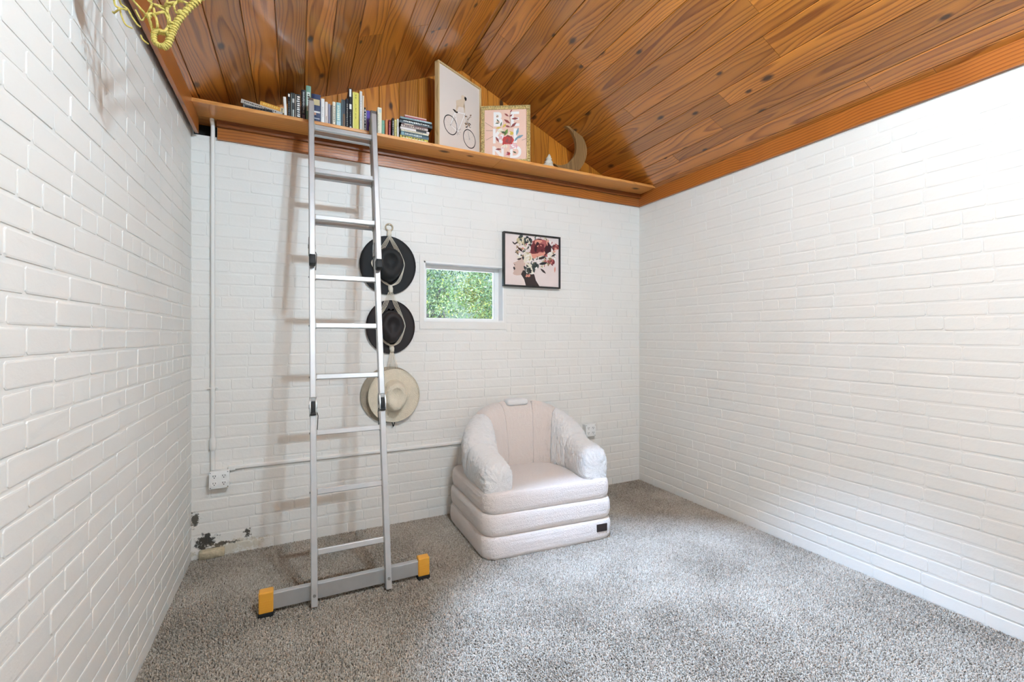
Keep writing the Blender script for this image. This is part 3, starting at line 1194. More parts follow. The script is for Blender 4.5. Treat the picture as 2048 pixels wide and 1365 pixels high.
def armseg(name, s0, s1, m, front0=False, front1=False):
    t = MB()
    rings = []
    N = 14
    for k in range(N + 1):
        f = k / N
        s = s0 - 0.004 * (not front0) + (s1 - s0 + 0.004 * (not front0) + 0.004 * (not front1)) * f
        p, nrm, rise, fw = path(s)
        H = (0.548 if s < 0.5 else 0.592) + (0.055 if s < 0.5 else 0.02) * fw + (0.245 if s < 0.5 else 0.238) * rise ** 0.95
        W = 0.198 + 0.045 * math.sin(math.pi * min(1.0, rise * 1.2)) * (rise < 0.83) - 0.03 * rise
        edge = abs(2 * f - 1) ** 7
        sc = 1 - 0.045 * edge
        # round fronts of the arms
        shr = 1.0
        fr = f if front0 else (1 - f if front1 else 1.0)
        if (front0 or front1) and fr < 0.26:
            shr = 0.72 + 0.28 * math.sqrt(max(0.0, 1 - (1 - fr / 0.26) ** 2))
            sc = 1.0
        zb, zt = 0.345, H
        zc, hh = (zb + zt) / 2, (zt - zb) / 2
        ring = []
        for j in range(24):
            a = 2 * math.pi * j / 24
            ca, sa = math.cos(a), math.sin(a)
            u = W / 2 * math.copysign(abs(ca) ** 0.72, ca) * sc * shr
            w = hh * math.copysign(abs(sa) ** 0.72, sa) * (sc if sa > 0 else 1) * shr
            z = zc + w - (1 - shr) * hh * 0.5
            lean = rise * 0.07 * (z - 0.36) / 0.48
            ring.append((p[0] + nrm[0] * (u + lean), p[1] + nrm[1] * (u + lean), z))
        rings.append(ring)
    t.loft(rings)
    taper(t)
    return fluff(t.build(name, m, chair, smooth='all'), 0.02 if m is M_FLEECE else 0.007)


la = (AQ1 - AQ0) / (2 * (AQ1 - AQ0) + 0.95)
lb = 1 - 2 * la
armseg('armrest', 0.0, la + lb * 0.04, M_FLEECE, front0=True)
armseg('shoulder', la + lb * 0.04, la + lb * 0.27, M_FLEECE)
for k in range(3):
    armseg('back_panel', la + lb * (0.27 + 0.153 * k), la + lb * (0.27 + 0.153 * (k + 1)), M_FLEECE2)
armseg('shoulder', la + lb * 0.73, la + lb * 0.96, M_FLEECE)
armseg('armrest', la + lb * 0.96, 1.0, M_FLEECE, front1=True)
t = MB()
t.box(CHW / 2 - 0.085, CHW / 2 + 0.085, 0.565, 0.66, 0.815, 0.862, bev=0.018)
t.build('handle', M_FLEECE, chair, smooth='all')
# filler behind the backrest down to the seat
t = MB()
t.box(0.16, CHW - 0.16, 0.55, 0.63, 0.34, 0.52, bev=0.03)
t.build('back_filling', M_FLEECE2, chair, smooth='all')

# ---- conduits and outlets
M_PIPE = mat('white_painted_pipe', (232, 229, 224), 0.45, bump=0.08, bscale=60)
pipe = thing('wall_conduit', 'white painted vertical conduit pipe in the left corner of the back wall', 'conduit', (-0.449, D - 0.014, 0.535))
t = MB()
t.tube([(0, 0, -0.005), (0, 0, 2.055), (0, -0.03, 2.075), (0, -0.03, 2.085)], 0.0115, 12)
t.build('pipe', M_PIPE, pipe, smooth=40)
t = MB()
t.tube([(0, 0, 0.11), (0, 0, 0.125), (0, 0, 0.175), (0, 0, 0.19)], [0.012, 0.018, 0.018, 0.012], 12)
t.build('coupling', M_PIPE, pipe, smooth=40)
t = MB()
t.tube([(0, 0, 0.48), (0, 0, 0.492)], 0.0135, 12)
t.box(-0.026, 0.026, -0.004, 0.014, 0.482, 0.490)
t.build('pipe_strap', M_PIPE, pipe, smooth=30)

race = thing('surface_raceway', 'white painted horizontal cable raceway along the foot of the back wall', 'conduit', (0.91, D - 0.004, 0.53))
t = MB()
prof = [(0.006, -0.012), (-0.008, -0.012), (-0.015, -0.006), (-0.015, 0.006), (-0.008, 0.012), (0.006, 0.012)]
t.prism(prof, -1.27, 1.27, axis='X')
t.build('raceway_cover', M_PIPE, race, smooth=30)
for sx in (-1.262, 1.262):
    t = MB()
    t.box(sx - 0.02, sx + 0.02, -0.018, 0.006, -0.014, 0.014, bev=0.003)
    t.build('end_fitting', M_PIPE, race)


def outlet(label, x, z):
    o = thing('outlet_box', label, 'outlet', (x, D, z))
    t = MB()
    t.box(-0.049, 0.049, -0.050, 0.004, -0.049, 0.049, bev=0.004)
    t.build('box', M_PIPE, o)
    t = MB()
    t.box(-0.0515, 0.0515, -0.056, -0.050, -0.0515, 0.0515, bev=0.0035)
    t.build('cover_plate', M_WHITE, o, smooth=30)
    for sx in (-0.024, 0.024):
        for sz in (-0.021, 0.021):
            t = MB()
            pts = [(0.0165 * math.cos(a), max(-0.0135, min(0.0135, 0.0165 * math.sin(a)))) for a in [2 * math.pi * k / 20 for k in range(20)]]
            t.prism(pts, -0.0585, -0.055)
            r = t.build('receptacle', M_WHITE, o, loc=(sx, 0, sz))
            q = MB()
            q.box(-0.0072, -0.0045, -0.0592, -0.058, -0.001, 0.008)
            q.box(0.0045, 0.0072, -0.0592, -0.058, -0.0005, 0.0075)
            q.tube([(0, -0.058, -0.007), (0, -0.0592, -0.007)], 0.0028, 8)
            q.build('slots', M_BLACK, r)
    for sx in (-0.044, 0.044):
        for sz in (-0.044, 0.044):
            t = MB()
            t.tube([(0, -0.055, 0), (0, -0.0575, 0)], 0.003, 8)
            t.build('screw', M_STEEL, o, loc=(sx, 0, sz))
    return o


outlet('white four-socket outlet box at the left corner below the vertical pipe', -0.412, 0.478)
outlet('white four-socket outlet box just right of the fluffy armchair', 2.268, 0.522)

# ---- pictures
def frame_bars(root, w, h, fw, fd, m, prof=None):
    for a in ((-w / 2, w / 2, h - fw, h), (-w / 2, w / 2, 0, fw), (-w / 2, -w / 2 + fw, fw, h - fw), (w / 2 - fw, w / 2, fw, h - fw)):
        t = MB()
        t.box(a[0], a[1], -fd, 0, a[2], a[3], bev=min(0.002, fw * 0.2))
        t.build('frame_bar', m, root)


def poly2(t, pts, y, mi):
    t.add([(u, y, w) for u, w in pts], [tuple(range(len(pts)))], mi)


def blob_pts(cx, cz, rx, rz, rot=0.0, k=10, pinch=0.0):
    q = []
    for i in range(k):
        a = 2 * math.pi * i / k
        u, w = rx * math.cos(a) * (1 - pinch * abs(math.cos(a)) ** 3 * 0), rz * math.sin(a) * (1 - pinch * abs(math.cos(a)))
        q.append((cx + u * math.cos(rot) - w * math.sin(rot), cz + u * math.sin(rot) + w * math.cos(rot)))
    return q


# black framed print: profile of a head crowned with flowers
PWD, PHT, FWB = 0.518, 0.428, 0.012
pic = thing('framed_print', 'black framed square print of a flower-crowned head in profile, right of the window', 'picture', (1.716, D - 0.004, 1.722))
frame_bars(pic, PWD, PHT, FWB, 0.036, mat('black_wood_frame', (30, 27, 25), 0.45))
t = MB()
t.box(-PWD / 2 + FWB, PWD / 2 - FWB, -0.022, 0.0, FWB, PHT - FWB)
t.build('canvas', mat('pale_pink_canvas', (230, 214, 208), 0.75, var=0.06, vscale=9), pic)
pal = [(206, 176, 162), (58, 44, 42), (116, 44, 48), (178, 96, 92), (226, 214, 192), (196, 178, 140), (70, 74, 68), (238, 232, 224), (150, 120, 90), (40, 42, 42), (222, 150, 130), (60, 18, 26)]
pm = [mat('print_tone', c, 0.75) for c in pal]
t = MB()
iw, ih = PWD - 2 * FWB, PHT - 2 * FWB


def w2(x, y):
    ytop, ybot = 120 + (x - 85) * 0.0736, 1215 + (x - 110) * 0.0174
    return (-PWD / 2 + FWB + iw * min(1, max(0, (x - 95) / 1150)), FWB + ih * min(1, max(0, 1 - (y - ytop) / (ybot - ytop))))


YP = -0.0222
poly2(t, [w2(*p) for p in [(480, 600), (420, 640), (372, 690), (330, 722), (266, 748), (275, 772), (304, 790), (300, 815), (274, 830), (268, 856), (290, 880), (272, 905), (284, 928), (262, 968), (282, 998), (345, 1012), (430, 1002), (500, 960), (520, 700)]], YP, 0)
poly2(t, [w2(*p) for p in [(430, 985), (495, 1090), (532, 1222), (825, 1232), (745, 1105), (712, 985), (640, 900), (470, 900)]], YP - 0.0002, 1)
poly2(t, [w2(*p) for p in [(276, 828), (300, 838), (312, 868), (306, 890), (288, 898), (268, 860)]], YP - 0.0003, 1)
poly2(t, [w2(*p) for p in [(282, 772), (306, 780), (304, 812)]], YP - 0.0003, 1)
poly2(t, [w2(*p) for p in [(340, 672), (390, 640), (440, 636), (430, 668), (385, 685)]], YP - 0.0003, 1)
r = random.Random(4)
hair = []
for k in range(230):
    a, q = r.uniform(0, 6.28), math.sqrt(r.random())
    x, y = 760 + 440 * q * math.cos(a), 500 + 330 * q * math.sin(a) * (1.0 if math.cos(a) > -0.3 else 0.9)
    if x < 470 and y > 640:
        continue
    c = r.choice([4, 5, 6, 6, 7, 8, 9, 1, 3, 4, 7, 10])
    sz = r.uniform(18, 52)
    px, pz = w2(x, y)
    poly2(t, blob_pts(px, pz, sz / 2600, sz / 5600, r.uniform(0, 3.14), 8, 0.5), YP - 0.0004 - k * 0.000002, c)
for (fx, fy, R, cols, kk) in ((830, 410, 215, (2, 3, 11, 10, 2), 34), (1185, 380, 80, (3, 2, 10), 14), (1060, 700, 85, (3, 8, 10, 2), 14), (570, 620, 110, (4, 7, 5), 16), (600, 880, 120, (7, 6, 9, 4), 22), (1040, 560, 75, (7, 7, 4), 10), (720, 800, 80, (6, 9, 7), 12), (420, 260, 100, (5, 4, 6), 16), (560, 260, 90, (6, 4, 9), 14), (570, 1000, 50, (10, 3), 8)):
    for k in range(kk):
        q = 1 - k / kk
        a = k * 2.4
        px, pz = w2(fx + R * 0.75 * q * math.cos(a), fy + R * 0.75 * q * math.sin(a))
        s = R * (0.25 + 0.3 * q) / 2300
        s *= r.uniform(0.8, 1.2)
        poly2(t, blob_pts(px, pz, s, s * r.uniform(0.4, 0.8), a + 1.57 + r.uniform(-0.7, 0.7), 9, 0.35), YP - 0.0012 - k * 0.000004, cols[r.randrange(len(cols))])
for (x, y, L, rot, c) in ((900, 900, 75, 0.95 + 1.57, 1), (330, 325, 50, 0.6, 1), (280, 330, 45, -0.7, 1), (900, 740, 95, 0.2, 9), (410, 460, 70, -0.6, 11), (1160, 860, 60, 1.5, 10), (1130, 560, 60, 0.5, 9), (880, 620, 90, 0.4, 1)):
    px, pz = w2(x, y)
    poly2(t, blob_pts(px, pz, L / 2300, L / 6500, rot, 10, 0.7), YP - 0.0016, c)
stuff(t.build('print', pm, pic))

# bicycle picture in a light wooden box frame, turned towards the right
BW, BH = 0.452, 0.592
pa = math.atan2(3.195 - 2.985, 1.262 - 0.86)
bike = thing('framed_poster', 'tall light-wood framed poster of an animal riding a bicycle, leaning on the shelf', 'picture', ((0.862 + 1.264) / 2, (2.988 + 3.194) / 2 + 0.03, SHZ1), (0, 0, pa))
M_OAK = wood('light_oak_frame', (222, 190, 140), (184, 146, 92), 'Z', rough=0.5, coat=0.0, tint=(0.95, 1.05), knots=False)
frame_bars(bike, BW, BH, 0.012, 0.038, M_OAK)
t = MB()
t.box(-BW / 2 + 0.012, BW / 2 - 0.012, -0.028, 0.0, 0.012, BH - 0.012)
t.build('poster_sheet', mat('cream_paper', (226, 210, 198), 0.6), bike)
bm_ = [mat('poster_ink', (34, 30, 30), 0.6), mat('poster_tan', (222, 196, 168), 0.6), mat('poster_brown', (130, 92, 58), 0.6), mat('poster_grey', (168, 160, 154), 0.6), mat('poster_white', (244, 240, 236), 0.6)]
t = MB()


def b2(x, y):
    xl = 195 + (y - 135) * 0.042
    xr = 660 + (y - 455) * 0.038
    u = (x - xl) / (xr - xl)
    u = (u / 3.42) / ((1 - u) / 3.06 + u / 3.42)
    yt, yb = 135 + (x - 195) * 0.688, 1085 + (x - 235) * 0.243
    v = 1 - (y - yt) / (yb - yt)
    return -BW / 2 + 0.012 + (BW - 0.024) * u, 0.012 + (BH - 0.024) * v


def stroke(pts, w, mi, y):
    for p, q in zip(pts[:-1], pts[1:]):
        a, c = Vector(p), Vector(q)
        d = (c - a)
        if d.length < 1e-6:
            continue
        nn = Vector((-d.y, d.x)).normalized() * w / 2
        poly2(t, [tuple(a - nn), tuple(c - nn), tuple(c + nn), tuple(a + nn)], y, mi)


YB = -0.0284
for (x, y) in ((356, 840), (569, 963)):
    cx, cz = b2(x, y)
    R = 0.066
    ring = [(cx + R * math.cos(a), cz + R * math.sin(a)) for a in [2 * math.pi * k / 28 for k in range(29)]]
    stroke(ring, 0.0065, 0, YB)
    for k in range(9):
        a = k * 0.7
        stroke([(cx, cz), (cx + R * math.cos(a), cz + R * math.sin(a))], 0.0006, 3, YB + 0.0001)
    t.disc(cx, cz, YB - 0.0001, 0.005, 0.005, 10, 3)
c1, c2 = b2(356, 840), b2(569, 963)
cr, st, hd = b2(440, 905), b2(400, 690), b2(510, 705)
stroke([c1, cr, st, c1], 0.004, 4, YB)
stroke([cr, hd, st], 0.004, 4, YB)
stroke([hd, c2], 0.004, 3, YB)
stroke([c1, b2(410, 745)], 0.002, 3, YB - 0.0001)
poly2(t, [b2(*p) for p in [(370, 662), (385, 662), (432, 690), (425, 705), (400, 696)]], YB - 0.0002, 0)
poly2(t, [b2(*p) for p in [(405, 565), (470, 545), (500, 575), (505, 640), (440, 630), (412, 650)]], YB - 0.0002, 1)
poly2(t, [b2(*p) for p in [(410, 620), (440, 620), (420, 690), (404, 690)]], YB - 0.0002, 1)
poly2(t, [b2(*p) for p in [(488, 610), (505, 610), (512, 690), (500, 690)]], YB - 0.0002, 1)
hx, hz = b2(485, 540)
t.disc(hx, hz, YB - 0.0003, 0.024, 0.022, 12, 1)
poly2(t, [b2(*p) for p in [(500, 520), (520, 535), (522, 560), (508, 568), (496, 540)]], YB - 0.0004, 0)
for k in range(34):
    rr_ = random.Random(k)
    px, pz = b2(rr_.uniform(512, 575), rr_.uniform(715, 850))
    poly2(t, blob_pts(px, pz, rr_.uniform(0.006, 0.014), 0.004, rr_.uniform(0, 3.1), 7), YB - 0.0004 - k * 1e-5, rr_.choice([2, 2, 0, 1, 3]))
for k in range(10):
    rr_ = random.Random(k + 50)
    px, pz = b2(rr_.uniform(430, 465), rr_.uniform(870, 935))
    stroke([(px - 0.006, pz), (px + 0.006, pz + rr_.uniform(-0.008, 0.008))], 0.0012, 0, YB - 0.0005)
stuff(t.build('poster_print', bm_, bike))

# gold ornate frame, turned the other way
GW, GH, GF = 0.376, 0.436, 0.028
ga = math.atan2(2.967 - 3.15, 1.593 - 1.265)
gold = thing('gilt_frame_print', 'ornate gold framed pink print with flowers over white letters, on the shelf', 'picture', ((1.265 + 1.593) / 2 + 0.008, (3.15 + 2.967) / 2 + 0.026, SHZ1), (0, 0, ga))
M_GOLD = mat('antique_gold', (232, 206, 142), 0.28, metal=0.65, bump=0.8, bscale=150, var=0.5, vscale=120)
frame_bars(gold, GW, GH, GF, 0.022, M_GOLD)
# carved scrolls along the frame
t = MB()
for k in range(22):
    z = 0.01 + (GH - 0.02) * k / 21
    for sx in (-1, 1):
        bm = bmesh.new()
        bmesh.ops.create_icosphere(bm, subdivisions=1, radius=0.0062)
        for p in bm.verts:
            p.co = Vector((p.co.x * 1.2 + sx * (GW / 2 - 0.010), p.co.y * 0.7 - 0.023, p.co.z + z))
        t.bm(bm)
for k in range(19):
    xx = -GW / 2 + 0.02 + (GW - 0.04) * k / 18
    for z in (0.010, GH - 0.010):
        bm = bmesh.new()
        bmesh.ops.create_icosphere(bm, subdivisions=1, radius=0.0062)
        for p in bm.verts:
            p.co = Vector((p.co.x + xx, p.co.y * 0.7 - 0.023, p.co.z * 1.2 + z))
        t.bm(bm)
stuff(t.build('carving', M_GOLD, gold, smooth='all'))
t = MB()
t.box(-GW / 2 + GF, GW / 2 - GF, -0.012, 0.0, GF, GH - GF)
t.build('print_sheet', mat('blush_paper', (238, 196, 174), 0.6), gold)
gm = [mat('gilt_print', c, 0.6) for c in [(244, 236, 230), (196, 62, 56), (148, 70, 66), (236, 170, 176), (224, 186, 74), (120, 146, 70), (130, 160, 170), (96, 104, 74), (240, 226, 196), (110, 78, 60), (226, 196, 190)]]
t = MB()
gw_, gh_ = GW - 2 * GF, GH - 2 * GF


def g2(x, y):
    return -GW / 2 + GF + gw_ * (x - 245) / 775, GF + gh_ * (1 - (y - 262) / 960)


def letter(ch, x0, x1, y0, y1):
    cu = bpy.data.curves.new('letter', 'FONT')
    cu.body = ch
    ob = bpy.data.objects.new('letter', cu)
    COL.objects.link(ob)
    bpy.context.view_layer.update()
    me = ob.evaluated_get(bpy.context.evaluated_depsgraph_get()).to_mesh()
    co = [v.co.copy() for v in me.vertices]
    fs = [tuple(p.vertices) for p in me.polygons]
    ob.to_mesh_clear()
    bpy.data.objects.remove(ob)
    ax, bx = min(v.x for v in co), max(v.x for v in co)
    az, bz = min(v.y for v in co), max(v.y for v in co)
    (u0, w1), (u1, w0) = g2(x0, y0), g2(x1, y1)
    bold = 0.0
    for dx in (-0.004, -0.002, 0.0, 0.002, 0.004):
        for dz in (-0.003, 0.003):
            t.add([(u0 + 0.004 + dx + (u1 - u0 - 0.008) * (v.x - ax) / (bx - ax), -0.0124 - 0.00001 * (dx * 1000 + dz * 300 + 5), w0 + 0.003 + dz + (w1 - w0 - 0.006) * (v.y - az) / (bz - az)) for v in co], fs, 0)


letter('B', 410, 580, 305, 580)
letter('E', 730, 885, 305, 580)
letter('K', 400, 590, 625, 905)
letter('I', 780, 840, 625, 905)
letter('N', 390, 600, 960, 1190)
letter('D', 715, 920, 960, 1190)
r = random.Random(9)


def leaf(x, y, L, W, rot, mi, yy):
    px, pz = g2(x, y)
    poly2(t, blob_pts(px, pz, L * gw_ / 775, W * gw_ / 775, rot, 12, 0.6), yy, mi)


def gstroke(pts, w, mi, yy):
    stroke([g2(*p) for p in pts], w, mi, yy)


YG = -0.0132
gstroke([(755, 265), (720, 330), (705, 400), (722, 500), (722, 610)], 0.0018, 9, YG)
for (x, y, L, W, rot) in ((735, 290, 32, 12, 0.9), (650, 365, 48, 18, -0.6), (730, 380, 34, 16, 0.6), (805, 440, 62, 22, 0.05), (660, 490, 70, 24, -0.6), (780, 560, 70, 24, 0.7), (670, 585, 50, 18, -0.3)):
    leaf(x, y, L, W, rot, 2, YG - 0.0002)
for pts in ([(255, 500), (400, 600)], [(270, 655), (395, 660)], [(270, 840), (400, 770)], [(930, 860), (1015, 825)]):
    gstroke(pts, 0.002, 9, YG)
for (x, y, L, W, rot, mi) in ((850, 690, 75, 24, 1.3, 6), (890, 790, 75, 26, 0.4, 6), (830, 830, 60, 20, 0.9, 6), (640, 700, 70, 34, 1.1, 5), (540, 670, 60, 34, 0.1, 8), (500, 610, 50, 16, 0.1, 4), (490, 470, 40, 12, 2.2, 7), (480, 520, 40, 12, 0.1, 7), (550, 540, 46, 14, 1.3, 7), (500, 1020, 55, 20, 0.0, 2), (800, 1085, 40, 14, -0.5, 7), (480, 830, 60, 20, -1.0, 2), (610, 570, 50, 20, 0.8, 4), (590, 700, 60, 22, -0.4, 7)):
    leaf(x, y, L, W, rot, mi, YG - 0.0003)
for (x, y, R, cols, kk) in ((725, 720, 55, (4, 8, 4), 9), (560, 790, 70, (3, 10, 0), 10), (770, 970, 85, (3, 10, 3, 0), 12), (610, 970, 60, (8, 10), 9), (670, 850, 120, (1, 1, 2), 18), (670, 1110, 52, (1, 3, 2), 9), (480, 380, 28, (8, 9), 6)):
    for k in range(kk):
        q = 1 - k / kk
        a = k * 2.4
        leaf(x + R * 0.6 * q * math.cos(a), y + R * 0.5 * q * math.sin(a), R * (0.3 + 0.25 * q), R * (0.2 + 0.2 * q), a + 1.57, cols[k % len(cols)], YG - 0.0006 - k * 0.00001)
stuff(t.build('print', gm, gold))

# ---- wooden crescent moon and a shell on the shelf
M_MOON = wood('aged_moon_wood', (158, 118, 70), (104, 70, 34), 'Z', rough=0.6, coat=0.0, tint=(0.95, 1.0))
moon = thing('crescent_moon', 'wooden crescent moon ornament standing at the right end of the shelf', 'ornament', (1.985, 3.035, SHZ1 + 0.018))
key = [(-0.0564, 0.3467), (0.004, 0.3517), (0.0589, 0.3289), (0.1059, 0.2952), (0.1361, 0.2542), (0.1535, 0.207), (0.1544, 0.1604), (0.1426, 0.1152), (0.1253, 0.0763), (0.1016, 0.0438), (0.0759, 0.0147), (-0.0044, 0.0), (-0.0626, 0.0), (-0.1118, 0.0045), (-0.1564, 0.03)]
inn = [(-0.1564, 0.03), (-0.1118, 0.0234), (-0.0626, 0.0366), (-0.0211, 0.0593), (0.004, 0.0864), (0.0335, 0.1216), (0.0496, 0.1635), (0.0525, 0.2102), (0.0462, 0.2518), (0.0229, 0.297), (-0.0148, 0.3321), (-0.0564, 0.3467)]


def smooth2(q, n):
    P = [Vector((p[0], p[1], 0)) for p in q]
    out = []
    for i in range(len(P) - 1):
        a, b_, c, d = P[max(i - 1, 0)], P[i], P[i + 1], P[min(i + 2, len(P) - 1)]
        for k in range(n):
            f = k / n
            v = 0.5 * ((2 * b_) + (c - a) * f + (2 * a - 5 * b_ + 4 * c - d) * f * f + (3 * b_ - a - 3 * c + d) * f ** 3)
            out.append((v.x, max(0.0, v.y)))
    return out


pts = smooth2(key, 3) + smooth2(inn, 3)
t = MB()
t.prism(pts, -0.014, 0.014)
t.build('moon_body', M_MOON, moon)
t = MB()
t.box(-0.05, 0.07, -0.02, 0.02, -0.018, 0.006)
t.build('foot', M_MOON, moon)

shell = thing('conch_shell', 'small white spiny shell standing left of the wooden moon', 'shell', (1.775, 3.03, SHZ1))
t = MB()
rings = []
for k in range(13):
    f = k / 12
    R = 0.040 * (1 - f) ** 0.8 + 0.002
    ring = []
    for j in range(12):
        a = 2 * math.pi * j / 12 + f * 1.2
        b_ = R * (1 + 0.28 * (math.sin(3 * a + k * 2.1) > 0.3) + 0.12 * math.sin(k * 2.6))
        ring.append((b_ * math.cos(a) + 0.014 * f, b_ * math.sin(a), 0.118 * f))
    rings.append(ring)
t.loft(rings)
t.build('shell_body', mat('chalky_shell', (226, 214, 196), 0.7, bump=0.5, bscale=70, var=0.2, vscale=40), shell, smooth=50)

# ---- books
PAGE = mat('book_pages', (232, 224, 206), 0.85, bump=0.4, bscale=200, stretch=(6, 1, 0.05))
INK = {}


def ink(c):
    if c not in INK:
        INK[c] = mat('cover_%d_%d_%d' % c, c, 0.45)
    return INK[c]


def book(label, w, h, d, cov, prints, loc, rot=(0, 0, 0), group='books on the shelf'):
    """spine faces -Y, thickness along X, height along Z"""
    o = thing('book', label, 'book', loc, rot, group)
    c = min(0.003, w * 0.18)
    t = MB()
    t.box(0, c, 0.001, d, 0, h)
    t.box(w - c, w, 0.001, d, 0, h)
    k = 6
    prof = [(w * j / k, -0.0025 * math.sin(math.pi * j / k)) for j in range(k + 1)] + [(w, 0.003), (0, 0.003)]
    t.prism(prof, 0, h, axis='Z')
    t.build('cover', ink(cov), o)
    t = MB()
    t.box(c, w - c, 0.003, d - 0.004, 0.003, h - 0.003)
    t.build('pages', PAGE, o)
    if prints:
        t = MB()
        cols = []
        for (z0, z1, x0, x1, cc) in prints:
            if cc not in cols:
                cols.append(cc)
            t.box(w * x0, w * x1, -0.0034, 0.0, h * z0, h * z1, cols.index(cc))
        stuff(t.build('spine_print', [ink(q) for q in cols], o))
    return o


def glyphs(z0, z1, x0, x1, c, n, seed=0):
    """title too small to read: a row of short marks"""
    r = random.Random(seed)
    out = []
    for k in range(n):
        a = z0 + (z1 - z0) * k / n
        out.append((a, a + (z1 - z0) / n * r.uniform(0.45, 0.75), x0 + r.uniform(0, 0.1), x1 - r.uniform(0, 0.1), c))
    return out


